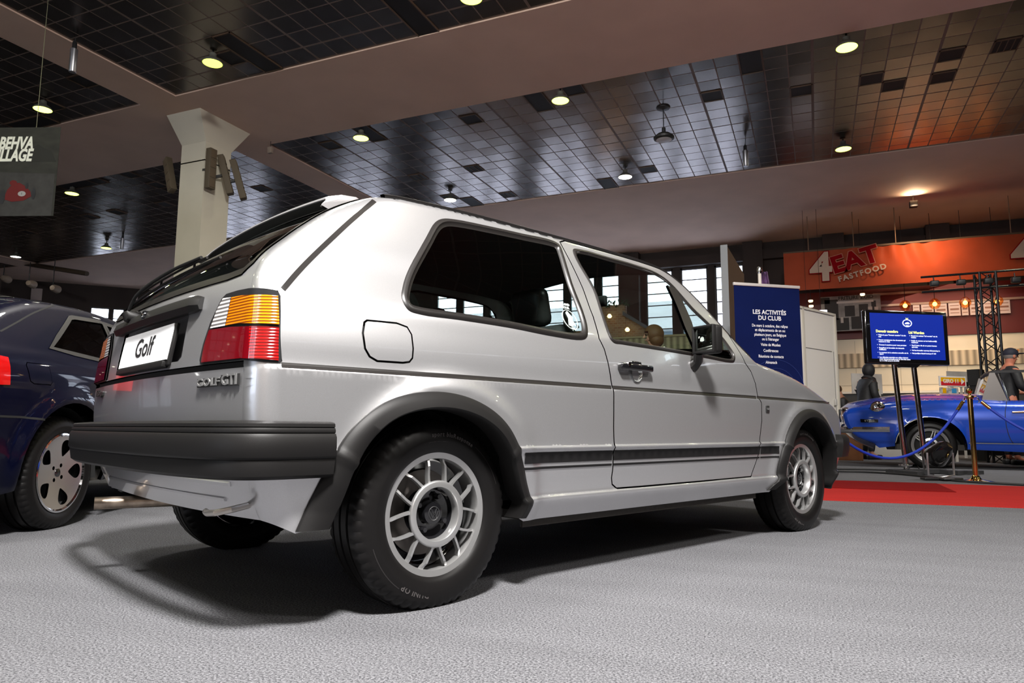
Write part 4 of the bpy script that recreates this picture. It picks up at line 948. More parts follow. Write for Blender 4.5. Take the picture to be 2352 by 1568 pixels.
# handle bar across the top of the recess
V = []; F = []; Tb = np.linspace(-.60, .60, 31); s_b = rs1+.002
for t in Tb:
    e = abs(t)/.60; h = .018*(1-.45*max(0, e-.9)*10)
    for a, l in ((-.024, .0), (-.026, .018), (-.010, .030), (.012, .026), (.026, .010), (.028, .0)):
        p, n = cap(np.array([[s_b+a*(1-.3*max(0, e-.92)*12), t]])); V.append(tuple(p[0]+n[0]*l*(1-.5*max(0, e-.94)*16)))
for i in range(30):
    for j in range(6): F.append((i*6+j, i*6+(j+1) % 6, (i+1)*6+(j+1) % 6, (i+1)*6+j))
F += [tuple(range(6)), tuple(range(30*6+5, 30*6-1, -1))]; b = MB(); b.add(V, F, True); hb = b.build('tailgate_bar', m_blk, hatch, auto=40)
p, n = cap(np.array([[s_b+.004, 0.0]])); q = p[0]+n[0]*.024; b = MB(); b.lathe([(0, -.012), (.014, -.010), (.016, -.004), (.016, .012)], 24, 'X', c=tuple(q)); b.build('lock', m_gloss_black, hb)
MB().lathe([(0, -.016), (.007, -.014), (.007, .0)], 16, 'X', c=tuple(q)).build('lock_cylinder', m_chrome, hb)
# wiper: pivot, two arms of the blade carrier
wp = golf.pxmap(cap, (s_gap, s_gl1), (-.9, .9), [(355, 702)])[0]; print('wiper', wp)
def cp(s_, t, l): p, n = cap(np.array([[s_, t]])); return p[0]+n[0]*l
sw = s_gl0-.035; tw = .28
wi = MB().tube([cp(sw, tw, .0), cp(sw, tw, .035), cp(sw+.01, tw, .048)], [.026, .024, .014], 14).build('wiper', m_blk, hatch)
b = MB(); arm = [cp(sw+.0, tw, .04), cp(sw+.05, tw-.07, .048), cp(sw+.11, tw-.30, .04), cp(sw+.145, tw-.62, .032)]; b.tube(smooth_curve(np.array(arm), 5), .006, 8); b.build('wiper_arm', m_blk, wi)
b = MB(); bl = [cp(sw+.075+i*.009, tw+.25-i*.13, .012) for i in range(9)]; b.tube(bl, .005, 6); bl2 = [cp(sw+.085+i*.0085, tw+.2-i*.125, .026) for i in range(8)]; b.tube(bl2, .0045, 6)
for i in (0, 3, 6): b.bar(bl[i], bl2[min(i, 7)], .004, 6)
b.build('wiper_blade', m_rub, wi)
# ---------------- bumpers
def sweep(nm, path, sec, m, parent, closed=True, auto=40):
    """path: [(x,y)], outward = left normal of travel; sec: [(out, z)]"""
    P_ = smooth_curve(np.array(path), 6); d = np.gradient(P_, axis=0); d /= np.linalg.norm(d, axis=1)[:, None]; N_ = np.stack([d[:, 1], -d[:, 0]], 1); V = []; F = []; k = len(sec)
    for p, n in zip(P_, N_):
        for o, z in sec: V.append((p[0]+n[0]*o, p[1]+n[1]*o, z))
    for i in range(len(P_)-1):
        for j in range(k): F.append((i*k+j, i*k+(j+1) % k, (i+1)*k+(j+1) % k, (i+1)*k+j))
    F += [tuple(range(k)), tuple(range(len(P_)*k-1, len(P_)*k-k-1, -1))]
    b = MB(); b.add(V, F, True); return b.build(nm, m, parent, auto=auto)
# rear: travel from the left wheel arch round the back to the right arch -> outward on the left side of travel
rp = [(-.395, .852), (-.48, .856), (-.57, .850), (-.628, .820), (-.668, .760), (-.700, .62), (-.722, .40), (-.730, 0)]
rp = rp+[(x, -y) for x, y in rp[:-1][::-1]]
sec = [(-.05, .553), (-.006, .549), (.000, .545), (.001, .537), (-.003, .5355), (.001, .534), (.004, .527), (.003, .522), (.0, .5205), (.005, .519), (.010, .510), (.012, .462), (.008, .456), (.005, .4545), (.006, .452), (.000, .414), (-.012, .405), (-.05, .405)]
sweep('rear_bumper', rp, sec, m_blk, G)
fp = [(2.868, -.838), (2.95, -.832), (3.04, -.80), (3.12, -.70), (3.17, -.45), (3.185, 0)]
fp = fp+[(x, -y) for x, y in fp[:-1][::-1]]; fsec = [(-.06, .515), (-.006, .512), (.0, .505), (.012, .49), (.014, .46), (.010, .42), (.0, .385), (-.06, .375)]
sweep('front_bumper', fp, fsec, m_blk, G)
# ---------------- wheel arch extensions
def arch(F_, nm, sg, widths):
    fine = smooth_curve(F_, 4); n = len(fine); wd = np.interp(np.arange(n), np.linspace(0, n-1, len(widths)), widths); c = np.array([np.mean([F_[0][0], F_[-1][0]]), .2757]); V = []; F = []
    d = fine-c; d /= np.linalg.norm(d, axis=1)[:, None]; secs = [(0, -.006, 0), (.0, .005, 0), (.05, .012, 0), (.5, .0235, 0), (.93, .029, 0), (1.0, .026, 0), (1.06, .008, 0), (1.06, -.05, .0)]
    y0 = golf.Y(fine)
    for i in range(n):
        for a, o, _ in secs: q = fine[i]-d[i]*wd[i]*a; V.append((q[0], sg*(y0[i]+o), q[1]))
    k = len(secs)
    for i in range(n-1):
        for j in range(k-1): F.append((i*k+j, i*k+j+1, (i+1)*k+j+1, (i+1)*k+j))
    F += [tuple(range(k)), tuple(range(n*k-1, n*k-k-1, -1))]
    b = MB(); b.add(V, F, True); return b.build(nm, m_blk, G, auto=50)
for sg in (-1, 1):
    arch(FA, 'wheel_arch_trim', sg, [.085, .08, .066, .058, .052, .050, .050, .050, .050, .048, .044, .045]); arch(FF, 'wheel_arch_trim', sg, [.05, .048, .046, .046, .046, .046, .046, .048, .05])
# dark wheel wells, underbody, apron detail
for cx, xa, xb in ((0.0, -.44, .36), (2.475, 2.07, 2.86)):
    for sg in (-1, 1):
        b = MB(); n = 20; V = []; F = []
        for i in range(n+1):
            a = PI*i/n; x = (xa+xb)/2+(xb-xa)/2*math.cos(a); z = .31+.31*math.sin(a)**.8
            V += [(x, sg*.80, z), (x, sg*.50, z)]
        F = [(2*i, 2*i+1, 2*i+3, 2*i+2) for i in range(n)]; F.append(tuple(2*i+1 for i in range(n+1))); b.add(V, F, True); b.build('wheel_well', m_int, G)
m_under = mat('underseal', (.05, .045, .04), .85, bump=(30, .4, .01))
b = MB().box((1.24, 0, .235), (1.66, 1.50, .03)).box((-.42, 0, .31), (.24, 1.2, .03)).box((.0, 0, .36), (.8, 1.0, .03)).box((2.5, 0, .26), (.9, .95, .05)).box((1.5, -.45, .205), (.5, .06, .05), bev=.01).box((.62, -.70, .215), (.3, .05, .03), bev=.01).box((1.24, .0, .205), (1.5, .3, .06), bev=.02)
b.box((0, 0, .24), (.09, 1.25, .07), bev=.02); b.build('underbody', m_under, G)
for sg in (-1, 1): MB().box((1.2, sg*.75, .213), (1.62, .012, .03)).build('sill_flange', m_under, G)
b = MB(); b.tube([(-.66, .40, .258), (-.60, .385, .258), (-.42, .30, .262), (-.3, .12, .26)], .0225, 20, cap=False); b.build('exhaust_pipe', mat('weathered_steel', (.42, .34, .27), .35, .9, noise=(30, .35)), G)
MB().bar((-.655, .40, .258), (-.60, .385, .258), .0205, 20).build('exhaust_bore', m_int, G)
MB().tube([(-.555, -.70, .332), (-.61, -.72, .326), (-.640, -.70, .319), (-.645, -.66, .315), (-.635, -.62, .315)], .0085, 10).build('towing_eye', mat('dull_steel', (.5, .47, .44), .35, .8), G)
# pressed ribs of the rear apron
for z in (.372, .335):
    V = [(t, z) for t in np.linspace(-.62, .62, 30)]
for zz, ln in ((.385, .64), (.340, .58)):
    b = MB(); pts = []
    for u in np.linspace(-ln, ln, 25):
        uu = abs(u); p, n = plan(np.array([uu]), np.array([zz]), .001); pts.append((p[0][0], -p[0][1] if u > 0 else p[0][1], zz))
    b.tube(pts, .007, 6); b.build('apron_rib', m_paint, G)
# ---------------- door furniture
ph, nh = golf.side()(golf.pxside([(1458, 842)], .01)); ph = ph[0]
hb_ = MB().box((ph[0]-.0, ph[1]-.016, ph[2]-.004), (.205, .030, .028), bev=.008).box((ph[0]+.01, ph[1]-.006, ph[2]+.012), (.07, .014, .022), bev=.006); hd = hb_.build('door_handle', m_gloss_black, door)
MB().lathe([(0, -.034), (.008, -.033), (.009, -.02)], 16, 'Y', c=(ph[0]-.062, ph[1], ph[2]+.006)).build('lock_cylinder', m_chrome, hd)
# polished recess cup showing under the handle
b = MB(); b.lathe([(0, .004), (.018, .002), (.030, -.006), (.034, -.011)], 20, 'Y', c=(ph[0]+.012, ph[1]-.002, ph[2]-.026)); b.build('grip_recess', mat('bright_recess', (.75, .77, .75), .12, .8), hd)
mir = MB()
mc = golf.w2l(at_d(1625, 780, 1))[0]; o_ = golf.w2l(CAM)[0]; d_ = mc-o_; q = o_+d_*((-.905-o_[1])/d_[1]); print('mirror c', q)
mx_, mz_ = q[0], q[2]; Mm = Matrix.Translation((mx_, -.905, mz_)) @ Matrix.Rotation(math.radians(-12), 4, 'Z')
mir.m = Mm; mir.box((.008, 0, 0), (.052, .125, .125), bev=.016)
mb_ = mir.build('door_mirror', m_blk, door)
b = MB(); b.m = Mm; b.box((-.0195, -.003, .002), (.004, .105, .098), bev=.0015); b.build('mirror_glass', mat('mirror_glass', (.75, .85, .78), .02, 1.0), mb_)
b = MB(); b.m = Mm
for c, d in (((-.022, 0, .056), (.02, .122, .010)), ((-.022, 0, -.054), (.02, .122, .010)), ((-.022, .057, 0), (.02, .010, .12)), ((-.022, -.058, 0), (.02, .010, .12))): b.box(c, d, bev=.003)
b.build('mirror_rim', m_blk, mb_)
MB().tube([(mx_+.0, -.86, mz_-.05), (mx_+.03, -.835, mz_-.085), (mx_+.035, -.805, mz_-.105)], [.022, .022, .030], 10).build('mirror_foot', m_rub, mb_)
ml = MB(); ml.m = Matrix.Translation((mx_, .905, mz_)); ml.box((.02, 0, 0), (.075, .165, .125), bev=.018).bar((0, -.05, -.05), (.03, -.10, -.10), .022); ml.build('door_mirror', m_blk, G)
pg, ng = golf.side(.002)(golf.pxside([(1762, 939)])); b = MB(); b.box((pg[0][0], pg[0][1], pg[0][2]), (.034, .006, .034), bev=.002); gb = b.build('badge', m_badge, G)
b = MB(); add_text(b, 'GTI', .014, Matrix.Translation((pg[0][0], pg[0][1]-.004, pg[0][2])) @ Matrix.Rotation(PI/2, 4, 'X'), .0006); b.build('badge_lettering', m_badgeS, gb)
# front corner lamp / indicator
FL = golf.pxside([(1899, 952), (1909, 956), (1909, 996), (1893, 1002), (1889, 975)], 0)
# window sticker
ps, ns_ = golf.side(-.002)(golf.pxside([(1309, 730)])); Ms = frame_mtx(tuple(ps[0]), (1, 0, 0), up=(0, .42, .9)); b = MB()
Ms = Ms @ Matrix.Scale(.66, 4); b.m = Ms; b.tube([(.058*math.cos(a*PI/16), .066*math.sin(a*PI/16)-.01, 0) for a in range(33)], .0022, 5, cap=False)
b.prism([(-.03, -.05), (-.012, .0), (-.02, .035), (.0, .05), (.012, .03), (.03, .01), (.02, -.015), (.035, -.05), (.01, -.045), (0, -.06)], 0, .001, 'XY'); b.m = Matrix.Identity(4)
add_text(b, 'SCOTLAND', .022, Ms @ Matrix.Translation((-.015, .095, 0)), .0005, bold=.0008); add_text(b, 'TOUR', .022, Ms @ Matrix.Translation((0, .072, 0)), .0005, bold=.0008); add_text(b, '2023', .014, Ms @ Matrix.Translation((0, -.068, 0)), .0005, bold=.0005)
b.build('window_sticker', mat('sticker_white', (.62, .72, .68), .5), G)
# ---------------- interior
def seat(x, y, z0=.42, rear=False):
    w_ = .50 if not rear else 1.15
    s_ = MB().box((x+.25, y, z0), (.50, w_, .16), bev=.05).build('rear_bench' if rear else 'seat', m_seat, G)
    b = MB(); b.m = Matrix.Translation((x, y, z0+.05)) @ Matrix.Rotation(math.radians(-18), 4, 'Y'); b.box((-.02, 0, .27), (.13, w_-.03, .52), bev=.05); b.build('backrest', m_seat, s_)
    if not rear:
        b = MB(); b.m = Matrix.Translation((x-.165, y, z0+.66)) @ Matrix.Rotation(math.radians(-12), 4, 'Y'); b.box((0, 0, -.02), (.08, .20, .17), bev=.035); b.build('headrest', mat('black_leather', (.02, .02, .02), .35), s_)
seat(.98, -.36); seat(.98, .36); seat(.20, 0, .46, True)
MB().box((1.90, 0, .78), (.42, 1.38, .20), bev=.05).build('dashboard', m_int, G)
b = MB(); b.m = Matrix.Translation((1.50, .36, .86)) @ Matrix.Rotation(math.radians(65), 4, 'Y'); b.tube([(.19*math.cos(a*PI/12), .19*math.sin(a*PI/12), 0) for a in range(25)], .014, 8, cap=False); b.box((0, 0, 0), (.08, .34, .03), bev=.01); b.build('steering_wheel', m_black, G)
band('headlining', m_int, s_roofr, s_ws1, .98, off=-.03, fl=0)
MB().box((.85, 0, .30), (2.3, 1.3, .04)).build('floor_pan', m_int, G)
for sg in (-1, 1): patch('door_card', m_int, G, np.array([(.46, .33), (1.9, .33), (1.9, .84), (.7, .855), (-.45, .86), (-.45, .70), (.40, .70)]), [], golf.side(-.05), .08, 0, mirror=sg > 0)
MB().box((-.25, 0, .80), (.5, 1.25, .02)).build('parcel_shelf', m_int, G)
MB().box((1.66, 0, 1.24), (.03, .20, .06), bev=.01).build('interior_mirror', m_int, G)
for (x, sg, sp, lt) in ((0.0, -1, .0, True), (2.475, -1, .12, True), (0.0, 1, .3, False), (2.475, 1, .2, False)): golf_wheel(G, x, sg, sp, lt)
# ================================================================ dark blue coupe on the left
def disc_rim(nm, m, parent, R, holes, dish=.02, yo=0.0, step=.012):
    L = np.array([(R*math.cos(a), R*math.sin(a)) for a in np.linspace(0, 2*PI, 73)[:-1]])
    def f(U):
        U = np.asarray(U, float); r = np.hypot(U[:, 0], U[:, 1])/R; y = yo+dish*(1-r*r)**1.0*np.where(r < 1, 1, 1)
        p = np.stack([U[:, 0], y, U[:, 1]], 1); n = np.stack([-2*dish*U[:, 0]/R**2*-1*-1, -np.ones(len(U)), -2*dish*U[:, 1]/R**2*-1*-1], 1)
        n /= np.linalg.norm(n, axis=1)[:, None]; return p, n
    return patch(nm, m, parent, L, holes, f, step, .012, edge=step)
def coupe_wheel(parent, x, side):
    w_ = tyre_mesh(.300, .100, .206, .290, sipes=True).build('wheel', m_tyre, parent, auto=28); w_.location = (x, side*.700, .290)
    if side > 0: w_.rotation_euler = (0, 0, PI)
    holes = []
    for k in range(5):
        a = k*2*PI/5+.3; h = []
        for q in np.linspace(0, 2*PI, 22)[:-1]:
            rr = .134+.045*math.cos(q); tt = .34*math.sin(q)*(.75+.25*math.cos(q)); h.append((rr*math.sin(a+tt), rr*math.cos(a+tt)))
        holes.append(np.array(h))
    hol2 = [np.array([(.045*math.sin(k*2*PI/4+.6)+.011*math.cos(q), .045*math.cos(k*2*PI/4+.6)+.011*math.sin(q)) for q in np.linspace(0, 2*PI, 12)[:-1]]) for k in range(4)]
    disc_rim('rim', mat('machined_alloy', (.72, .70, .68), .28, .95, bump=(30, .1, .003)), w_, .192, holes+hol2, .018, -.088)
    MB().lathe([(.192, -.088), (.200, -.096), (.209, -.094), (.209, -.085), (.200, -.03)], 72, 'Y').build('rim_lip', m_chrome, w_)
    MB().lathe([(.2, -.04), (.19, -.03), (.05, -.02), (0, -.02)], 48, 'Y').build('wheel_well', m_int, w_); MB().lathe([(0, -.074), (.022, -.073), (.024, -.06)], 24, 'Y').build('hub_cap', m_gloss_black, w_)
def cor_Y0(X):
    x, z = X[:, 0], X[:, 1]; y = pchip([.15, .25, .32, .55, .72, .80, .87, .93, 1.0, 1.1, 1.2, 1.27, 1.35], [.74, .785, .80, .815, .825, .82, .80, .765, .725, .665, .60, .555, .50], z)
    y = y-.035*np.clip((x-1.6)/1.4, 0, 1.3)**2-.02*np.clip((.0-x)/.75, 0, 1.2)**2
    d = np.hypot(x, z-.29)-.38; y = y+.022*np.exp(-np.clip(d, 0, 1)**2/.003); return y
CP = [(-.60, .22), (-.70, .34), (-.745, .48), (-.75, .62), (-.735, .80), (-.72, .90), (-.68, .955), (-.55, 1.045), (-.40, 1.115), (-.25, 1.168), (-.08, 1.212), (.12, 1.238), (.32, 1.252), (.55, 1.260), (.80, 1.252), (1.1, 1.225), (1.35, 1.16), (1.65, 1.02), (1.95, .87), (2.3, .83), (2.75, .75), (3.05, .66), (3.10, .55), (3.10, .40), (3.02, .25)]
car2 = Body(CP, [.10]*6+[.05]*12+[.03]+[.07]*6, cor_Y0, [.05]*6+[.05]*19, (-4.454, 2.273, 0), math.radians(114))
K = empty('coupe_car', tuple(car2.origin), car2.rz, 'dark navy blue coupe at the left edge, behind the silver car', 'car')
m_navy = mat('navy_paint', (.0010, .0016, .0095), .4, 0.0, coat=.6, spec=.1)
arc_ = [(.372*math.cos(a), .29+.372*math.sin(a)) for a in np.linspace(math.radians(190), math.radians(-10), 22)]
arf = [(2.47+x, z) for x, z in arc_]
bot = [(2.95, .22)]+[p for p in arf[::-1] if p[1] > .225]+[p for p in arc_[::-1] if p[1] > .225]+[(-.50, .20)]
KO = np.vstack([car2.P, np.array(bot)])
KW = np.array([(-.118, .949), (-.004, 1.021), (.20, 1.142), (.235, 1.163), (.27, 1.172), (.58, 1.192), (.60, 1.185), (.53, .93), (.324, .925), (.077, .936)])
KW2 = np.array([(.62, 1.185), (.95, 1.17), (1.2, 1.12), (1.65, .93), (.66, .93), (.60, .98)])
print('KW', np.round(KW, 3).tolist())
KF = car2.pxside([(62, 832), (106, 838), (113, 845), (120, 878), (117, 884), (78, 881), (70, 875), (60, 838)])
ringk = np.vstack([car2.P-car2.N*(car2.R*(1-math.cos(a)))[:, None] for a in (.5, .9, 1.2, PI/2)])
patch('body_side', m_navy, K, KO, [offset_loop(KW, .01), offset_loop(KW2, .01), offset_loop(KF, -.002)], car2.side(), .025, .02, extra=ringk, edge=.018)
patch('body_side', m_navy, K, KO, [offset_loop(KW, .01), offset_loop(KW2, .01)], car2.side(), .05, .02, extra=ringk, edge=.035, mirror=True)
patch('fuel_flap', m_navy, K, offset_loop(KF, .002), [], car2.side(.001), .02, .006, edge=.01)
m_dg = glass_mat('dark_car_glass', (.10, .12, .11), .9, 1.5); m_trimg = mat('grey_window_trim', (.07, .068, .065), .35, .5)
for mr_ in (False, True):
    for W_ in (KW, KW2):
        patch('window_trim', m_trimg, K, offset_loop(W_, -.012), [offset_loop(W_, .012)], car2.side(.004), .03, .008, mirror=mr_, edge=.015); patch('side_glass', m_dg, K, offset_loop(W_, .006), [], car2.side(-.003), .06, 0, mirror=mr_)
kc = car2.cap(); ks = car2.S
def kband(nm, m, s0, s1, t=1.0, holes=(), off=0.0, fl=.01):
    n = max(2, int((s1-s0)/.04)); L = [(s0+(s1-s0)*i/n, -t) for i in range(n+1)]+[(s1-(s1-s0)*i/n, t) for i in range(n+1)]
    return patch(nm, m, K, np.array(L), holes, car2.cap(off), .06, fl, edge=.04)
def ksx(x, up=True):
    i = int(np.argmin(np.abs(car2.P[:, 0]-x)+(car2.P[:, 1] < .7)*9)); return ks[i]
sa, sb, sc_, sd = ksx(-.70), ksx(.02), ksx(1.25), ksx(1.93)
g1 = np.array([(sa+.06, -.80), (sb-.05, -.86), (sb-.05, .86), (sa+.06, .80)]); g2 = np.array([(sc_+.01, -.92), (sd-.03, -.92), (sd-.03, .92), (sc_+.01, .92)])
kband('rear_panel', m_navy, 0, sa); kh = kband('hatch', m_navy, sa, sb, holes=[g1]); kband('roof_panel', m_navy, sb, sc_); kband('windscreen_frame', m_navy, sc_, sd, holes=[g2]); kband('bonnet', m_navy, sd, ks[-1])
patch('hatch_glass', m_dg, kh, offset_loop(g1, .01), [], car2.cap(-.003), .08, 0); patch('hatch_trim', m_trimg, kh, offset_loop(g1, -.01), [offset_loop(g1, .02)], car2.cap(.004), .04, .008); patch('windscreen', m_dg, K, g2, [], car2.cap(-.003), .08, 0)
sl = smooth_curve(car2.pxside([(0, 761), (35, 742), (70, 722), (100, 709), (122, 699)]), 5); nn_ = np.gradient(sl, axis=0); nn_ = np.stack([-nn_[:, 1], nn_[:, 0]], 1); nn_ /= np.linalg.norm(nn_, axis=1)[:, None]
patch('hatch_seam', m_int, K, np.vstack([sl+nn_*.004, (sl-nn_*.004)[::-1]]), [], car2.side(.0012), .03, 0)
bl_ = car2.pxside([(-60, 955), (0, 953), (50, 955), (103, 961), (103, 966), (50, 960), (0, 958), (-60, 960)]); patch('bumper_seam', m_int, K, bl_, [], car2.side(.0012), .03, 0)
for mr_ in (False, True): patch('tail_lamp', mat('red_lamp', (.5, .005, .005), .1, coat=1.0), K, np.array([(-.70, .72), (-.50, .73), (-.50, .86), (-.69, .87)]), [], car2.side(.005), .03, .006, mirror=mr_)
for cx in (0, 2.47):
    for sg in (-1, 1):
        b = MB(); n = 16; V = []
        for i in range(n+1): a = PI*i/n; V += [(cx+.36*math.cos(a), sg*.77, .24+.40*math.sin(a)), (cx+.36*math.cos(a), sg*.48, .24+.40*math.sin(a))]
        b.add(V, [(2*i, 2*i+1, 2*i+3, 2*i+2) for i in range(n)]+[tuple(2*i+1 for i in range(n+1))], True); b.build('wheel_housing', m_int, K)
MB().box((1.2, 0, .24), (3.4, 1.3, .06)).build('underbody', m_under, K)
for x in (0, 2.47):
    for sg in (-1, 1): coupe_wheel(K, x, sg)

# ================================================================ blue convertible on the right (its left side faces us)
def st_Y0(X):
    x, z = X[:, 0], X[:, 1]; y = pchip([.15, .24, .30, .36, .375, .45, .62, .70, .78, .86, .93, 1.02, 1.2], [.66, .73, .755, .765, .775, .79, .80, .80, .79, .77, .735, .68, .60], z)
    y = y-.10*np.clip((x-2.3)/1.5, 0, 1.2)**2.2; d = np.hypot(x-2.54, z-.32)-.42; y = y+.02*np.exp(-np.clip(d, 0, 1)**2/.002); return y
SP_ = [(-.95, .35), (-1.0, .55), (-1.0, .75), (-.95, .87), (-.6, .93), (0, .96), (.6, .965), (1.2, .97), (1.57, .975), (1.94, 1.0), (2.44, 1.015), (2.8, 1.005), (3.1, .975), (3.30, .945), (3.50, .905), (3.62, .87), (3.68, .80), (3.67, .68), (3.62, .56), (3.50, .44), (3.26, .33)]
car3 = Body(SP_, [.10]*16+[.07]*5, st_Y0, [.03]*8+[.10]*8+[.08]*5, (4.10, 12.51, 0), math.radians(176))
T = empty('convertible_car', tuple(car3.origin), car3.rz, 'bright blue open classic car with chrome bumper at the right edge', 'car')
m_blue = mat('bright_blue_paint', (.006, .055, .42), .25, .15, coat=1.0)
a3 = [(2.54+.455*math.cos(a), .31+.43*math.sin(a)) for a in np.linspace(math.radians(184), math.radians(-8), 24)]; a3r = [(x-2.54, z) for x, z in a3]
TO = np.vstack([car3.P, np.array([(3.2, .285)]+[p for p in a3[::-1] if p[1] > .27]+[(1.0, .235)]+[p for p in a3r[::-1] if p[1] > .26]+[(-.7, .30)])])
L3 = lambda pts, off=0.0: car3.pxside_left(pts, off)
ring3 = np.vstack([car3.P-car3.N*(car3.R*(1-math.cos(a)))[:, None] for a in (.5, .9, 1.2, PI/2)])
patch('body_side', m_blue, T, TO, [], car3.side(), .04, .02, extra=ring3, edge=.03, mirror=True); patch('body_side', m_blue, T, TO, [], car3.side(), .08, .02, edge=.05)
s3 = car3.S; i0 = int(np.argmin(np.abs(car3.P[:, 0]-1.57)+(car3.P[:, 1] < .8)*9))
def tband(nm, m, s0, s1, t=1.0, t0=None):
    n = max(2, int((s1-s0)/.05)); t0 = -t if t0 is None else t0; L = [(s0+(s1-s0)*i/n, t0) for i in range(n+1)]+[(s1-(s1-s0)*i/n, t) for i in range(n+1)]
    return patch(nm, m, T, np.array(L), [], car3.cap(), .08, .01, edge=.05)
tband('bonnet', m_blue, s3[i0], s3[-1]); tband('tail_panel', m_blue, 0, s3[i0]-1.5)
for mr_ in (True, False):
    def lstrip(nm, m, pts, off, w_=None, fl=.004): return patch(nm, m, T, np.array(pts), [], car3.side(off), .05, fl, edge=.03, mirror=mr_)
    lstrip('chrome_strip', m_chrome, [(-.6, .352), (2.07, .366), (2.07, .378), (-.6, .364)], .006)
    if mr_:
        dl = L3([(2312, 921), (2309, 945), (2312, 980), (2322, 1010), (2330, 1019), (2352, 1020)]); dl = smooth_curve(dl, 5); n_ = np.gradient(dl, axis=0); n_ = np.stack([-n_[:, 1], n_[:, 0]], 1); n_ /= np.linalg.norm(n_, axis=1)[:, None]
        patch('door_seam', m_int, T, np.vstack([dl+n_*.004, (dl-n_*.004)[::-1]]), [], car3.side(.0015), .04, 0, mirror=True)
        patch('side_badge_plate', m_gloss_black, T, L3([(1976, 962), (2017, 963), (2017, 970), (1977, 969.5)]), [], car3.side(.004), .04, .004, mirror=True)
        hc = L3([(2340, 946)])[0]; yb_ = float(car3.Y(np.array([hc]))[0]); MB().box((hc[0]-.05, yb_+.012, hc[1]), (.26, .02, .026), bev=.006).build('door_handle', mat('copper_chrome', (.8, .6, .45), .2, .9), T)
        bc = L3([(1997, 966)])[0]; pb_, nb_ = car3.side(.010, sign=1)(np.array([bc])); b = MB(); add_text(b, 'STAG', .035, frame_mtx(tuple(pb_[0]), (-1, .1, 0)), .001, sx=1.6); b.build('badge_lettering', mat('badge_silver_bright', (.7, .7, .7), .3, .5), T)
        lc = L3([(2016, 936)], 0)[0]; pl_, nl_ = car3.side(.0, sign=1)(np.array([lc])); MB().lathe([(0, .03), (.05, .025), (.09, .01), (.10, 0)], 20, 'Y', c=tuple(pl_[0])).build('wing_badge', m_chrome, T)
# chrome bumper, headlamp, indicator
bs = [(-.0, .50), (.02, .52), (.035, .555), (.02, .60), (-.01, .615)]
ph_ = [(3.05, .815), (3.3, .79), (3.52, .735), (3.68, .62), (3.79, .45), (3.84, 0)]; ph_ = ph_+[(x, -y) for x, y in ph_[:-1][::-1]]
ph_ = ph_[::-1]; sweep('front_bumper', [(x, y) for x, y in ph_], [(-o, z) for o, z in [(.05, .50), (-.005, .52), (-.02, .555), (-.005, .595), (.04, .61)]], m_chrome, T)
for sg in (-1, 1):
    MB().lathe([(0, .02), (.07, .012), (.10, -.01), (.105, -.05)], 28, 'X', c=(3.69, sg*.52, .765)).build('headlamp', mat('amber_headlamp', (.55, .20, .04), .15, coat=1.0), T)
    MB().lathe([(.105, .0), (.13, .01), (.135, -.03), (.13, -.08)], 28, 'X', c=(3.675, sg*.52, .765)).build('headlamp_rim', m_chrome, T)
MB().box((3.72, 0, .77), (.05, .8, .20), bev=.01).build('grille', m_black, T)
# windscreen: posts, header, glass; steering wheel and seats
py = .62
for sg in (-1, 1):
    V = []; 
    b = MB(); b.prism([(1.70, .97), (1.52, .97), (1.60, 1.36), (1.66, 1.40), (1.73, 1.40)] if False else [(1.55, .97), (1.86, .97), (1.74, 1.37), (1.68, 1.37)], sg*.60, sg*.63, 'XZ'); b.build('quarter_light', mat('steel_grey_quarterlight', (.35, .34, .33), .25, .8), T)
    MB().tube([(1.53, sg*.60, .97), (1.62, sg*.575, 1.36)], .014, 8).build('screen_post', m_chrome, T)
b = MB().tube([(1.70, -.62, 1.385), (1.71, 0, 1.40), (1.70, .62, 1.385)], .022, 8).box((1.2, .58, 1.385), (1.0, .03, .035)); b.build('screen_header', m_black, T)
b = MB(); b.add([(1.84, -.60, .98), (1.84, .60, .98), (1.70, .58, 1.38), (1.70, -.58, 1.38)], [(0, 1, 2, 3)]); b.build('windscreen', glass_mat('clear_glass', (.85, .85, .85)), T)
b = MB(); b.m = Matrix.Translation((1.22, .36, 1.06)) @ Matrix.Rotation(math.radians(62), 4, 'Y'); b.tube([(.19*math.cos(a*PI/12), .19*math.sin(a*PI/12), 0) for a in range(25)], .012, 8, cap=False).box((0, 0, 0), (.05, .34, .02)); b.build('steering_wheel', m_black, T)
for y in (-.35, .35): MB().box((.85, y, .62), (.5, .48, .2), bev=.05).box((.60, y, .90), (.16, .46, .55), bev=.05).build('seat', mat('brown_leather', (.05, .03, .02), .5), T)
MB().box((1.55, 0, .90), (.25, 1.2, .14), bev=.03).build('dashboard', m_black, T); MB().box((1.3, 0, .30), (3.6, 1.2, .08)).build('underbody', m_under, T)
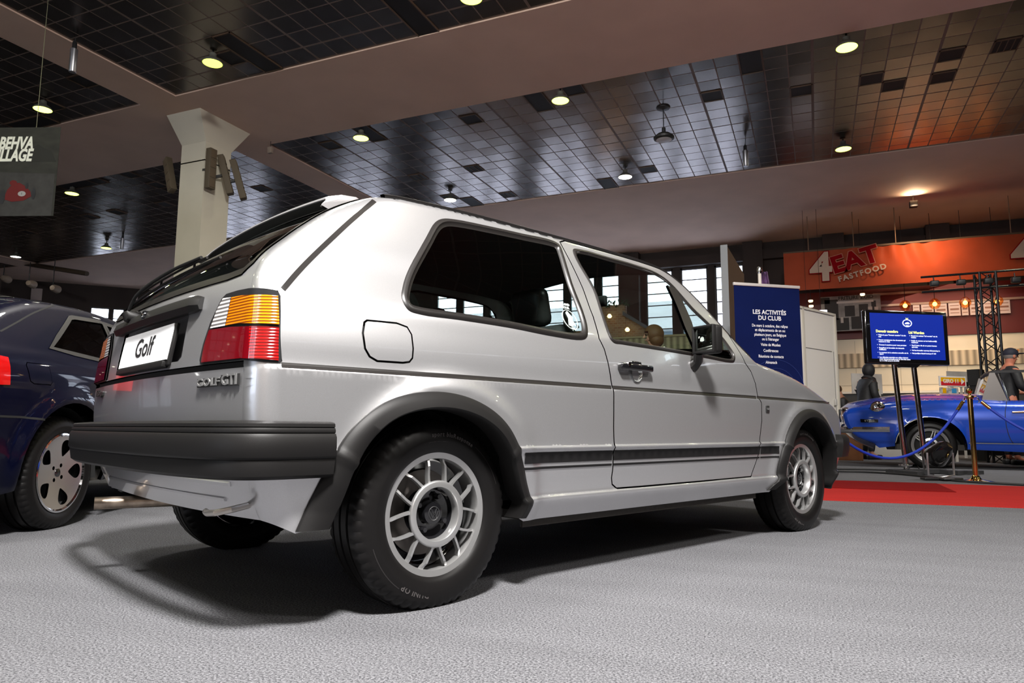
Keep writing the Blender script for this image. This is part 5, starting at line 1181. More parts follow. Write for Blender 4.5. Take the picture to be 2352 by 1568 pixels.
for cx in (0, 2.54):
    b = MB(); n = 16; V = []
    for i in range(n+1): a = PI*i/n; V += [(cx+.44*math.cos(a), .74, .27+.46*math.sin(a)), (cx+.44*math.cos(a), .40, .27+.46*math.sin(a))]
    b.add(V, [(2*i, 2*i+1, 2*i+3, 2*i+2) for i in range(n)]+[tuple(2*i+1 for i in range(n+1))], True); b.build('wheel_housing', m_int, T)
    for sg in (-1, 1):
        w_ = tyre_mesh(.345, .095, .235, .33, sipes=False).build('wheel', m_tyre, T); w_.location = (cx, sg*.64, .33); w_.rotation_euler = (0, 0, PI if sg > 0 else 0)
        MB().lathe([(.205, -.07), (.236, -.092), (.245, -.094), (.245, -.085)], 56, 'Y').lathe([(.075, -.085), (.105, -.08), (.105, -.07)], 40, 'Y').build('rim', m_silver, w_)
        MB().lathe([(.22, -.06), (.20, -.03), (0, -.03)], 40, 'Y').build('rim_well', m_int, w_)
        for k in range(5):
            b = MB()
            for dq in (-.13, .13): a = k*2*PI/5+.3; b.bar((.08*math.sin(a+dq*2), -.078, .08*math.cos(a+dq*2)), (.215*math.sin(a+dq*.5), -.074, .215*math.cos(a+dq*.5)), .009, 6)
            b.build('spoke', m_silver, w_)
        MB().lathe([(0, -.08), (.07, -.082), (.095, -.075)], 32, 'Y').build('hub', m_gloss_black, w_); MB().lathe([(.028, -.085), (.032, -.095), (.036, -.085)], 24, 'Y').build('hub_ring', m_chrome, w_)
        for k in range(4): a = k*PI/2+.5; MB().lathe([(0, -.095), (.008, -.094), (.009, -.08)], 8, 'Y', c=(.055*math.sin(a), 0, .055*math.cos(a))).build('wheel_nut', m_chrome, w_)
# ================================================================ stand furniture
def emat(name, col, s): return mat(name, col, .5, emit=col, estr=s)
def text_obj(nm, lines, mtx, m, parent, depth=.0006):
    b = MB()
    for s_, sz, x, y, kw in lines: add_text(b, s_, sz, mtx @ Matrix.Translation((x, y, 0)), depth, **kw)
    return b.build(nm, m, parent)
# roll-up banner
pL = at_d(1685, 650, 8.13); pR = at_d(1835, 661, 8.33); H_ = 2.2
org = (pL+pR)/2; org[2] = .018; dx = pR-pL; dx[2] = 0; W_ = float(np.linalg.norm(dx)); Mx = frame_mtx(tuple(org), tuple(dx))
t = empty('roll_up_banner', label='dark blue roll-up banner headed LES ACTIVITES DU CLUB behind the silver bonnet', cat='banner', mtx=Mx)
m_bblue = mat('banner_navy', (.0022, .0075, .062), .85, noise=(3, .12), spec=.15); m_txt = mat('banner_white_print', (.80, .80, .84), .6)
MB().box((0, H_/2+.02, 0), (W_, H_-.04, .004)).build('sheet', m_bblue, t); MB().box((0, H_-.015, 0), (W_+.01, .035, .03), bev=.004).build('top_rail', mat('light_alu', (.62, .58, .56), .45, .3), t)
MB().box((0, .04, 0), (W_+.02, .09, .14), bev=.02).build('base', m_alu, t); MB().bar((0, .06, -.03), (0, H_-.02, -.03), .012).build('support_pole', m_alu, t)
sc_ = W_/150.0      # metres per photo pixel across the sheet
def by(py): return H_-(py-650)*sc_*.985
lines = [('LES ACTIVITÉS', .070, 0, by(709), dict(bold=.0016, sx=.98)), ('DU CLUB', .072, 0, by(721), dict(bold=.0016, sx=1.0))]
for s_, y in (('De mars à octobre, des rallyes', 737), ('et déplacements de un ou', 746), ('plusieurs jours, en Belgique', 755.5), ("ou à l'étranger", 764.5), ('Visite de Musées', 776), ('Conférences', 788), ('Réunions de contacts', 800), ('Almanach', 812)): lines.append((s_, .047, 0, by(y), dict(bold=.0006, sx=.80)))
for l_ in lines: text_obj('lettering', [l_], Matrix.Translation((.02, 0, .0035)), m_txt, t)
b = MB(); yy = by(844); b.prism([(.05+.135*s+.034*math.cos(a), yy+.034*math.sin(a)) for s, a0 in ((1, -PI/2), (-1, PI/2)) for a in np.linspace(a0, a0+PI, 9)], .0025, .004, 'XY'); b.build('yellow_label', mat('label_yellow', (.85, .66, .0), .5), t)
text_obj('web_address', [('www.rhvcb.be', .05, .05, by(844), dict(bold=.0006))], Matrix.Translation((0, 0, .0045)), m_bblue, t)
b = MB()
for r in (.36, .26): b.tube([(.08+r*math.cos(a*PI/24), by(870)+r*math.sin(a*PI/24), .003) for a in range(0, 49)], .003, 4, cap=False)
b.build('printed_seal', mat('seal_blue', (.012, .03, .16), .6), t)
# tall dark display panel behind it
pa, pb, pc = at_d(1655, 562, 9.3), at_d(1670, 562, 9.32), at_d(1702, 640, 10.6)
c0 = (pa+pb)/2; v = pc-pb; v[2] = 0; Lp = 1.9; v /= np.linalg.norm(v); rz = math.atan2(v[1], v[0])
t = empty('display_partition', (c0[0], c0[1], 0), rz, 'tall thin grey-edged brown partition left of the blue banner', 'partition')
MB().box((Lp/2, 0, 1.47), (Lp, .075, 2.94)).build('panel', mat('brown_felt_panel', (.085, .045, .02), .8), t); MB().box((-.005, 0, 1.475), (.012, .09, 2.95)).build('edge_profile', mat('grey_profile', (.20, .21, .22), .5), t)
# flag pole tip behind the banner
p = at_d(1744, 612, 8.9); t = empty('flag', (p[0], p[1], 0), 0, 'furled purple and gold flag on a white pole behind the banner', 'flag')
MB().bar((0, 0, 0), (0, 0, p[2]-.04), .022, 12).build('pole', mat('cream_pole', (.75, .68, .6), .35), t); MB().lathe([(0, .0), (.03, -.01), (.034, -.05), (.03, -.09), (0, -.09)], 16, c=(0, 0, p[2])).build('finial', m_chrome, t)
b = MB(); V = []; F = []
for i in range(9):
    for j in range(7): V.append((.02+j*.035*(1-.06*i if False else .35+.08*i), .03*math.sin(j*2.2), p[2]-.07-i*.09-.012*j*i*.5))
for i in range(8):
    for j in range(6): F.append((i*7+j, i*7+j+1, (i+1)*7+j+1, (i+1)*7+j))
b.add(V, F, True); b.build('cloth', mat('purple_gold_cloth', (.13, .06, .16), .7, noise=(14, .9)), t)
# white booth walls
pa, pb = at_d(1838, 712, 12.5), at_d(1912, 714, 13.3); v = pb-pa; v[2] = 0; L_ = float(np.linalg.norm(v)); rz = math.atan2(v[1], v[0]); hz = (pa[2]+pb[2])/2
t = empty('booth_wall', (pa[0], pa[1], 0), rz, 'white modular booth wall between the blue banner and the screen', 'booth')
MB().box((L_/2-.35, 0, hz/2), (L_+.70, .05, hz)).build('panel', m_white, t); b = MB()
for x in (.02, L_, ): b.box((x, -.02, hz/2), (.045, .06, hz))
b.box((L_/2-.35, -.02, hz-.02), (L_+.7, .06, .04)); b.build('frame', mat('booth_frame', (.62, .58, .5), .4), t)
b = MB(); b.box((L_/2-.05, -.028, hz-.72), (L_*.8, .006, .012)).box((L_-.10, -.028, (hz-.72)/2), (.008, .006, hz-.72)).box((.02+.05, -.028, (hz-.72)/2), (.008, .006, hz-.72)); b.build('door_gap', mat('gap_grey', (.2, .19, .17), .7), t); MB().box((L_-.16, -.045, 1.05), (.05, .05, .12), bev=.01).build('door_lock', mat('lock_grey', (.5, .48, .45), .4), t)
# ---------------- television on a two-pole stand
q = [at_d(px, py, d) for px, py, d in ((1983, 709, 8.95), (2173, 717, 9.15), (2175, 842, 9.15), (1986, 835, 8.95))]
cx = sum(q)/4; v = q[1]-q[0]; v[2] = 0; TW = float(np.linalg.norm(v)); TH = float(q[0][2]-q[3][2]+q[1][2]-q[2][2])/2
Mt = frame_mtx(tuple(cx), tuple(v), up=(0, 0, 1)); Mt = Mt @ Matrix.Rotation(math.radians(0), 4, 'X')
base = cx.copy(); base[2] = 0; Mb = frame_mtx(tuple(base), tuple(v))
t = empty('television_stand', label='black television on two chrome poles showing a blue slide', cat='television', mtx=Mb)
zc = cx[2]
tvb = MB().box((0, zc, .0), (TW, TH, .075), bev=.022).build('screen_housing', m_gloss_black, t)
b = MB(); b.prism([(-.16, zc-TH/2+.01), (-.11, zc-TH/2-.035), (.11, zc-TH/2-.035), (.17, zc-TH/2+.01)], -.03, .036, 'XY'); b.build('chin', m_gloss_black, t)
sw_, sh_ = TW*.885, TH*.84; zc2 = zc+.012
scr = MB().box((0, zc2, .0385), (sw_, sh_, .003)).build('screen', emat('screen_blue', (.0, .012, .20), 1.0), t)
u_ = sw_/170.0
def sx_(px): return (px-1994)*u_-sw_/2
def sy_(py): return zc2+sh_/2-(py-716)*u_*1.02
m_se = emat('screen_text', (.62, .66, .85), 1.0); m_sy = emat('screen_yellow', (.85, .85, .25), 1.0)
Lk = dict(align='LEFT', bold=.0007, res=2)
text_obj('screen_heading', [('Devenir membre', .045, sx_(2006), sy_(753), dict(align='LEFT', bold=.0018, res=2)), ('Lid Worden', .045, sx_(2081), sy_(754), dict(align='LEFT', bold=.0018, res=2))], Matrix.Translation((0, 0, .041)), m_sy, scr)
fl = [('Visitez la page "Devenir membre" du site', 760.5), ('web', 764), ('Prenez connaissance des documents qui', 770.5), ('régissent le Club', 774), ('Trouvez 2 membres pour vous parrainer', 780.5), ('Remplissez le formulaire de demande', 786.5), ("d'affiliation", 790), ('Le montant de la cotisation annuelle est de', 796), ('160 €', 799.5), ('Les véhicules autorisés aux rallyes doivent', 805.5), ('avoir été immatriculés pour la 1ère fois entre', 809), ('le 1-1-1925 et le 31-12-1975', 812.5)]
nl = [('Bezoek de website "Lid worden" van de', 760.5), ('website', 764), ('Bekijk de statuten en het huishoudelijk', 770.5), ('reglement', 774), ('Vind 2 leden die als uw peters kunnen', 780), ('optreden', 783.5), ('Vul het formulier aanvraag lidmaatschap in', 790), ('Het jaarlijkse lidgeld bedraagt € 160', 796)]
ln = [(s_, .0235, sx_(2011), sy_(y), Lk) for s_, y in fl]+[(s_, .0235, sx_(2086), sy_(y), Lk) for s_, y in nl]
ln += [('•', .03, sx_(2007), sy_(y), Lk) for y in (760.5, 770.5, 780.5, 786.5, 796, 805.5)]+[('•', .03, sx_(2082), sy_(y), Lk) for y in (760.5, 770.5, 780, 790, 796)]
text_obj('screen_lettering', ln, Matrix.Translation((0, 0, .041)), m_se, scr)
b = MB(); cxx, cyy = sx_(2079), sy_(735); b.tube([(cxx+.062*math.cos(a*PI/16), cyy+.045*math.sin(a*PI/16), .042) for a in range(33)], .006, 5, cap=False); b.prism([(cxx-.038, cyy-.012), (cxx-.02, cyy+.008), (cxx+.012, cyy+.016), (cxx+.038, cyy-.002), (cxx+.03, cyy-.012)], .0405, .043, 'XY'); b.box((cxx, cyy-.033, .042), (.04, .012, .003)); b.build('screen_emblem', m_se, scr)
MB().prism([(cxx-.012, cyy+.05), (cxx-.018, cyy+.07), (cxx, cyy+.062), (cxx+.018, cyy+.07), (cxx+.012, cyy+.05)], .0405, .043, 'XY').build('screen_crown', m_sy, scr)
for xo in (-.15, .13): 
    xb = xo+.09; MB().tube([(xo, zc-TH/2+.1, -.06), (xb, .06, -.06)], .032, 20).build('pole', mat('dark_chrome', (.45, .42, .42), .10, 1.0), t)
m_st = mat('dark_steel', (.035, .035, .037), .5)
b = MB(); b.box((.10, .035, -.06), (.75, .05, .09)).box((-.22, .03, .10), (.09, .05, .55)).box((.42, .03, .0), (.09, .05, .55)).box((.55, .03, .18), (.5, .045, .06)); b.build('base', m_st, t); MB().box((-.10, .11, -.02), (.16, .02, .05), bev=.005).build('clamp', m_chrome, t)
# ---------------- brass stanchions and blue rope
m_brass = mat('polished_brass', (.72, .48, .16), .12, 1.0); m_rope = mat('blue_rope', (.005, .03, .36), .55, bump=(60, .3, .004))
def stanchion(p, label, hooks):
    t = empty('rope_stanchion', (p[0], p[1], p[2]), 0, label, 'stanchion', 'brass rope stanchions')
    MB().lathe([(.175, 0), (.175, .008), (.13, .018), (.06, .030), (.045, .045), (.035, .07), (0, .075)], 40).build('base', m_brass, t); MB().bar((0, 0, .05), (0, 0, .92), .026, 20).build('pole', m_brass, t)
    MB().lathe([(0, .885), (.036, .885), (.04, .90), (.036, .915), (.012, .925), (.012, .935), (.028, .945), (.035, .965), (.028, .985), (0, .995)], 28).build('finial', m_brass, t)
    for h in hooks:
        h = Vector(h).normalized(); MB().tube([h*.03+Vector((0, 0, .90)), h*.06+Vector((0, 0, .91)), h*.075+Vector((0, 0, .885)), h*.085+Vector((0, 0, .85)), h*.07+Vector((0, 0, .84))], .006, 6).build('hook', m_chrome, t)
s1 = at_z(2242, 1107, 0.0); s1[2] = 0; s2 = at_d(1832, 1000, 7.0); s2[2] = .011; s3_ = s1+np.array([1.9, -.35, 0])
hd_ = (s2-s1)/np.linalg.norm(s2-s1); h3 = (s3_-s1)/np.linalg.norm(s3_-s1)
stanchion(s1, 'brass stanchion with ball top in front of the blue car', [hd_, h3]); stanchion(s2, 'brass stanchion hidden behind the silver bonnet', [-hd_])
def rope(pa, pb, sag, label):
    pts = []
    for i in range(25):
        u = i/24; p = pa*(1-u)+pb*u; p = p+np.array([0, 0, -sag*4*u*(1-u)]); pts.append(tuple(p))
    r_ = empty('barrier_rope', tuple(pa), 0, label, 'rope', 'blue barrier ropes'); pts = [tuple(np.array(p)-pa) for p in pts]
    MB().tube(pts, .014, 10).build('cord', m_rope, r_)
    MB().bar(pts[0], pts[1], .018, 12).build('end_cap', m_brass, r_); MB().bar(pts[-1], pts[-2], .018, 12).build('end_cap', m_brass, r_)
up = np.array([0, 0, .85])
rope(s1+hd_*.10+up, s2-hd_*.10+up, .60, 'blue rope sagging from the brass stanchion towards the silver car'); rope(s1+h3*.10+up, s3_-h3*.10+up, .46, 'blue rope running from the brass stanchion out to the right')
# ---------------- black floodlight on the floor, cables
p = at_z(2163, 1103, 0); t = empty('floor_floodlight', (p[0], p[1], 0), .4, 'black floodlight standing on the floor by the blue car wheel', 'floodlight')
b = MB(); b.m = Matrix.Translation((0, 0, .30)) @ Matrix.Rotation(-.5, 4, 'X'); b.lathe([(0, -.16), (.06, -.155), (.09, -.10), (.105, -.02), (.12, .06), (.125, .10), (.11, .10), (.09, .04), (0, .02)], 28, 'Y'); b.build('housing', m_gloss_black, t)
b = MB(); b.tube([(-.14, 0, .30), (-.14, 0, .06), (0, 0, .03), (.14, 0, .06), (.14, 0, .30)], .012, 8); b.build('yoke', m_alu, t); MB().box((0, 0, .02), (.42, .10, .025), bev=.008).box((0, 0, .02), (.12, .30, .02), bev=.008).build('base', m_black, t)
def cable(pts, r, label, nm='cable'):
    P_ = smooth_curve(np.array([at_z(px, py, r) for px, py in pts]), 5); tag(MB().tube([tuple(q) for q in P_], r, 8).build(nm, m_black), label, 'cable')
cable([(1895, 1081), (1975, 1083), (2060, 1088), (2140, 1096), (2200, 1104), (2352, 1113)], .012, 'black floor cable running along the red carpet edge')
cable([(1892, 1077), (1960, 1077), (2030, 1079), (2100, 1082)], .012, 'black floor cable disappearing under the television stand')
cable([(2085, 1078), (2094, 1070), (2105, 1066), (2112, 1076), (2125, 1090), (2145, 1090)], .008, 'looped black lead between the screen base and the floor floodlight')
# ================================================================ food stall at the back
m_banner = mat('orange_brown_banner', (.40, .062, .018), .6, noise=(2.0, .15), spec=.25); yb_ = 17.5
pa, pb = at_y(1797, 582, yb_), at_y(1838, 669, yb_)
x0, x1_, zt, zb = pa[0]+.02, 8.0, 4.66, 3.76
t = empty('stall_banner', (x0, yb_, zb), 0, 'long orange-brown lettered banner hung over the food stall', 'banner')
V = []; F = []; nx, nz = 160, 14
for i in range(nx+1):
    for j in range(nz+1):
        x = (x1_-x0)*i/nx; z = (zt-zb)*j/nz; k = j/nz; c = x-2.3
        y = -.05*k*math.exp(-((c)/.9)**2)*math.cos(c*13*(.6+.6*k))-.02*math.sin(x*3.1+z*2)-.012*math.sin(x*17+z*9)*k*math.exp(-((c)/1.6)**2)
        V.append((x, y, z-.02*math.exp(-((c)/.5)**2)*k))
for i in range(nx):
    for j in range(nz): F.append((i*(nz+1)+j, (i+1)*(nz+1)+j, (i+1)*(nz+1)+j+1, i*(nz+1)+j+1))
b = MB(); b.add(V, F, True); b.build('cloth', m_banner, t)
def bt(px, py): q_ = at_y(px, py, yb_); return q_[0]-x0, q_[2]-zb
m_cream = mat('banner_cream', (.55, .40, .30), .6); m_bred = mat('banner_red', (.26, .002, .006), .8, spec=.1); m_halo = mat('banner_halo', (.50, .17, .10), .6)
for px in (1886, 2352):
    cx_, cz_ = bt(px, 620+(-30 if px > 2000 else 0)); cz_ = .47
    Mq = frame_mtx((cx_, -.075, cz_), (1, 0, 0)); nm_ = 'lettering'
    b = MB(); add_text(b, '4', .90, Mq, .002, bold=.05); b.build('lettering_outline', m_bred, t); b = MB(); add_text(b, '4', .90, Mq @ Matrix.Translation((0, 0, .006)), .002, bold=.03); b.build('lettering', m_cream, t)
    Me = frame_mtx((cx_+.70, -.08, cz_+.13), (1, 0, .24)); b = MB(); add_text(b, 'EAT', .53, Me, .002, bold=.036, sx=1.05); b.build('lettering_halo', m_halo, t)
    b = MB(); add_text(b, 'EAT', .53, Me @ Matrix.Translation((0, 0, .006)), .002, bold=.020, sx=1.05); b.build('lettering', m_bred, t)
    b = MB(); add_text(b, 'FASTFOOD', .17, Me @ Matrix.Translation((.06, -.33, .004)), .002, bold=.006, sx=1.0, space=1.25); b.build('lettering', m_cream, t)
b = MB(); b.box(((x1_-x0)/2, .03, zt-zb+.02), (x1_-x0, .05, .04))
b.build('top_batten', mat('dark_timber', (.10, .06, .03), .6), t)
for x in (.55, 1.5, 2.35, 4.5): MB().bar((x, .03, zt-zb+.02), (x, .03, CZ-zb-.02), .01).build('suspension_rod', mat('rod', (.25, .15, .09), .6), t)
# fascia, menu boards, walls
m_fr = mat('dark_red_fascia', (.11, .008, .006), .5); Yw = 19.0
def atw(px, py, y=Yw): return at_y(px, py, y)
t = empty('food_stall', (0, Yw, 0), 0, 'food stall with dark red fascia and cream lower walls under the orange banner', 'food stall')
def rect(nm, px0, py0, px1, py1, y, m, th=.05, x1f=None):
    a = at_y(px0, py0, y); c = at_y(px1, py1, y); xx1 = x1f if x1f else c[0]; z0, z1 = min(a[2], c[2]), max(a[2], c[2])
    return MB().box(((a[0]+xx1)/2, y-Yw, (z0+z1)/2), (xx1-a[0], th, z1-z0)).build(nm, m, t)
zf = lambda px, py, y=Yw: at_y(px, py, y)[2]
MB().box((3.9, .0, 3.35), (8.4, .10, 1.2)).build('fascia', m_fr, t)
m_cw = mat('cream_wall_panel', (.72, .62, .48), .6); MB().box((3.9, .02, 1.97), (8.4, .06, 1.55)).build('wall_panel', m_cw, t); b = MB()
for x in (.95, 1.9, 2.85, 3.8, 4.75): b.box((x, -.012, 1.95), (.008, .01, 1.5))
b.box((3.9, -.012, 1.62), (8.4, .01, .008)); b.build('panel_joint', mat('joint', (.42, .36, .28), .7), t)
wood = ribbed('pale_boards', (.56, .44, .31), 42, .2, .7, 0, 0.0); MB().box((3.9, -.03, 2.22), (8.4, .06, .34)).build('timber_band', wood, t)
MB().box((3.0, .03, 2.56), (4.6, .06, .36)).build('counter_back', mat('pale_yellow_wall', (.78, .62, .36), .6), t)
b = MB()
for z in (4.0, 3.72): b.box((4.5, -.09, z-.20), (6.2, .05, .05))
b.build('light_rail', mat('rail_brown', (.30, .19, .14), .4), t)
MB().box((2.6, -.10, .85), (9.0, .08, 1.15)).build('counter', mat('charcoal_counter', (.04, .04, .042), .6), t); MB().box((2.6, -.12, 1.44), (9.0, .14, .05)).build('counter_edge', mat('white_edge', (.75, .70, .62), .5), t)
m_menu = mat('menu_board', (.50, .40, .38), .55); m_mt = mat('menu_print', (.20, .10, .07), .6)
for i, (a, c) in enumerate(((2098, 2114), (2117, 2146), (2148, 2177), (2180, 2208), (2210, 2226), (2229, 2256), (2260, 2290), (2293, 2323))):
    p0 = at_y(a, 702-(a-2098)*.05, 18.75); p1 = at_y(c, 713-(a-2098)*.05, 18.75); zc_ = 3.33
    w_ = p1[0]-p0[0]; o = empty('menu_board', ((p0[0]+p1[0])/2, 18.86, zc_), 0, 'pinkish menu board number %s from the left on the red stall fascia' % ('one two three four five six seven eight'.split()[i]), 'menu board', 'menu boards on the stall fascia')
    MB().box((0, 0, 0), (w_, .02, .30)).build('board', m_menu, o); b = MB()
    for k in range(3): b.box((0, -.012, .09-.085*k), (w_*.75, .004, .012 if k != 1 else .04))
    b.build('menu_print', m_mt, o)
for k, (px, py) in enumerate(((2079, 702), (2147, 698), (2217, 695), (2290, 691))):
    p = at_y(px, py, 18.3); o = empty('globe_lamp', tuple(p), 0, ['orange globe lamp just above the television', 'second orange globe lamp from the left over the stall', 'third orange globe lamp, left of the truss', 'orange globe lamp behind the truss tower'][k], 'lamp', 'orange globe lamps over the stall')
    MB().lathe([(0, -.05), (.03, -.04), (.05, 0), (.03, .04), (0, .05)], 20).build('bulb', emat('warm_bulb', (1.0, .42, .08), 26), o); MB().lathe([(0, -.12), (.07, -.10), (.11, -.04), (.12, 0), (.11, .05), (.06, .11), (.03, .13)], 24).build('glass_globe', glass_mat('amber_glass', (1, .62, .3), .8), o)
    MB().bar((0, 0, .12), (0, 0, CZ-p[2]-.02), .006).build('cord', m_black, o)
p = at_y(2004, 677, 17.9); 
for px, py, lb in ((1981, 677, 'small warm spotlight under the orange banner'), (1862, 692, 'upper of two warm spots left of the old photograph'), (1863, 700, 'lower of two warm spots left of the old photograph')):
    p = at_y(px, py, 18.2)+np.array([0, .25 if py == 700 else 0, 0]); tag(MB().lathe([(0, -.02), (.04, -.015), (.05, .0), (.05, .03), (0, .03)], 16).build('spotlight', emat('warm_spot', (1.0, .62, .25), 10)), lb, 'spotlight', 'warm spotlights over the stall').location = tuple(p); MB().bar((0, 0, .03), (0, 0, CZ-p[2]-.02), .005, 5).build('cord', m_black, SC.collection.objects[-1])
# old black-and-white photograph on the wall
p0, p1 = at_y(1898, 683, 18.7), at_y(2012, 752, 18.7); pw, phh = 1.30, .86; oc = ((p0[0]+p1[0])/2, 18.7, (p0[2]+p1[2])/2-.02)
t = empty('wall_photograph', oc, 0, 'large old black and white photograph of a shop front above the booth wall', 'photograph')
MB().box((0, 0, 0), (pw, .02, phh)).build('print', mat('photo_grey', (.26, .25, .24), .6, noise=(4, .5)), t)
b = MB(); rnd = random.Random(3)
for x, z, w_, h_ in ((-.42, .10, .30, .5), (-.02, .05, .22, .26), (.28, .05, .2, .3), (-.30, -.26, .5, .30), (.12, -.24, .24, .3), (-.55, .33, .2, .15), (.5, .12, .1, .3)): b.box((x, -.014, z), (w_, .004, h_))
b.build('printed_shadows', mat('photo_black', (.035, .034, .034), .7), t); b = MB()
for x, z, w_, h_ in ((.1, .27, .8, .05), (.42, .02, .09, .22), (.55, .0, .08, .24), (.45, -.30, .32, .16), (-.2, -.16, .06, .14)): b.box((x, -.016, z), (w_, .004, h_))
b.build('printed_lights', mat('photo_light', (.52, .48, .45), .7), t); text_obj('lettering', [('FRITURE ZUID', .12, 0, 0, dict(bold=.003))], Matrix.Translation((.12, -.016, .37)) @ Matrix.Rotation(PI/2, 4, 'X'), mat('photo_black', (.035, .034, .034)), t)
# fluorescent fittings over the booth
for k, px in enumerate((1853, 1885)):
    p = at_y(px, 715, 17.0); tag(MB().box((0, 0, 0), (.26, .08, .05), bev=.01).build('strip_light', emat('cool_strip', (.85, .85, 1.0), 5)), ['left short white strip light over the booth wall', 'right short white strip light over the booth wall'][k], 'lamp', 'strip lights over the booth wall').location = tuple(p); MB().bar((0, 0, 0), (0, 0, CZ-p[2]-.02), .004, 5).build('cord', m_black, SC.collection.objects[-1])
# lower stall walls (side returns), wooden fence, brick decor seen through the car windows
t = empty('timber_fence', (-2.9, 14.0, 0), 0, 'pale vertical board fence seen through the car door window', 'fence'); MB().box((0, 0, 1.18), (3.6, .05, 2.36)).build('boards', ribbed('fence_boards', (.50, .42, .26), 50, .5, .75, 0, 0.0), t); MB().box((0, -.01, 2.38), (3.6, .09, .04)).build('rail', mat('fence_rail', (.42, .34, .2), .7), t)
def brick(nm):
    m = mat(nm, (.3, .16, .1), .85); nt = m.node_tree; bt_ = nt.nodes.new('ShaderNodeTexBrick'); tc = nt.nodes.new('ShaderNodeTexCoord'); mp = nt.nodes.new('ShaderNodeMapping'); mp.inputs['Rotation'].default_value = (PI/2, 0, 0)
    bt_.inputs['Color1'].default_value = (.30, .14, .085, 1); bt_.inputs['Color2'].default_value = (.42, .28, .19, 1); bt_.inputs['Mortar'].default_value = (.40, .32, .25, 1); bt_.inputs['Scale'].default_value = 4.5; bt_.inputs['Mortar Size'].default_value = .03
    sx_n = nt.nodes.new('ShaderNodeSeparateXYZ'); cb_n = nt.nodes.new('ShaderNodeCombineXYZ'); nt.links.new(tc.outputs['Object'], sx_n.inputs[0]); nt.links.new(sx_n.outputs[0], cb_n.inputs[0]); nt.links.new(sx_n.outputs[2], cb_n.inputs[1]); nt.links.new(cb_n.outputs[0], bt_.inputs['Vector']); nt.links.new(bt_.outputs[0], nt.nodes['Principled BSDF'].inputs['Base Color']); return m
t = empty('brick_facade', (-4.9, 17.0, 0), 0, 'small decorative brick facade with plants seen through the car windows', 'decor wall'); MB().box((.2, 0, 1.8), (1.0, .15, 3.6)).build('tower', brick('decor_brick'), t); b = MB(); b.prism([(.7, 0), (1.55, 0), (1.55, 2.75), (1.4, 2.85), (.7, 3.35)], -.05, .1, 'XZ'); b.build('house_front', brick('decor_brick'), t)
MB().prism([(.66, 3.42), (1.62, 2.78), (1.62, 2.70), (.66, 3.32)], -.2, .15, 'XZ').build('roof_edge', mat('slate', (.12, .13, .17), .5), t); MB().box((-2.2, 0, 1.5), (3.8, .15, 3.0)).build('low_wall', brick('decor_brick'), t)
b = MB(); rnd = random.Random(5)
for i in range(260):
    x = rnd.choice([rnd.uniform(-.3, .8), rnd.uniform(1.35, 1.65), rnd.uniform(-4, -.5)]); z = 3.6+rnd.uniform(-.05, .12) if -.3 < x < .8 else (rnd.uniform(2.2, 2.9) if x > 1 else 3.02+rnd.uniform(-.05, .12)); c = Vector((x, -.12+rnd.uniform(-.05, .05), z)); a = Vector((rnd.uniform(-1, 1), rnd.uniform(-1, 1), rnd.uniform(-1, 1))).normalized()*.06; d = a.orthogonal().normalized()*.025; b.add([c-a, c+d, c+a, c-d], [(0, 1, 2, 3)])
b.build('foliage', mat('ivy', (.03, .09, .05), .6), t)
for px, py, lb in ((1400, 726, 'warm lamp on the brick facade seen through the car, upper'), (1441, 757, 'warm lamp on the brick facade seen through the car, lower')):
    p = at_y(px, py, 16.7); tag(MB().lathe([(0, -.05), (.04, -.04), (.06, 0), (.03, .05), (0, .06)], 16).build('wall_lamp', emat('warm_spot', (1.0, .62, .25), 10)), lb, 'lamp', 'warm lamps on the brick facade').location = tuple(p)
# small black uplight under the far beam
p = at_z(2098, 469, 5.33); t = empty('spotlight_box', tuple(p), 0, 'small black box light hung under the far beam, throwing a warm pool on it', 'spotlight'); MB().box((0, 0, 0), (.15, .15, .13), bev=.01).build('housing', m_black, t); MB().bar((0, 0, .05), (0, 0, CZ-p[2]-.02), .008).build('stem', m_black, t)
area('banner_spot', (p[0], p[1]-.3, p[2]-.05), (p[0]+.25, 17.5, 4.2), .15, 20, (1, .66, .40), spread=1.6); area('uplight', (p[0], p[1]-.1, p[2]+.08), (p[0], p[1]-.35, 5.6), .12, 9, (1, .72, .45))
# ---------------- truss tower with lamps bar
c = at_d(2275, 800, 12.4); z1 = at_d(2275, 622, 12.4)[2]; t = empty('truss_tower', (c[0], c[1], 0), math.radians(8), 'black lattice truss tower carrying a lamp bar at the right', 'truss')
m_tr = mat('black_truss', (.03, .03, .032), .25, .6); b = MB(); h = .125
for sx in (-1, 1):
    for sy in (-1, 1): b.bar((sx*h, sy*h, 0), (sx*h, sy*h, z1), .022, 10)
b.build('chord', m_tr, t)
nlt = int(z1/.20)
for i in range(nlt):
    b = MB(); z0_, z2_ = i*z1/nlt, (i+1)*z1/nlt
    for sx, sy, ex, ey in ((-1, -1, 1, -1), (1, -1, 1, 1), (1, 1, -1, 1), (-1, 1, -1, -1)):
        if i % 2: sx, sy, ex, ey = ex, ey, sx, sy
        b.bar((sx*h, sy*h, z0_), (ex*h, ey*h, z2_), .009, 6)
    b.build('brace', m_tr, t)
b = MB()
for zz in (z1-.03, z1-.30): b.bar((-1.05, -.12, zz-.02), (1.6, -.12, zz+.08), .02, 8)
b.build('lamp_bar', m_tr, t)
for k in range(5): 
    x = -.85+k*.42; b = MB(); b.box((x, -.16, z1-.18), (.14, .10, .10), bev=.02).bar((x, -.12, z1-.05), (x, -.14, z1-.15), .01, 6); b.build('lamp_head', m_black, t)
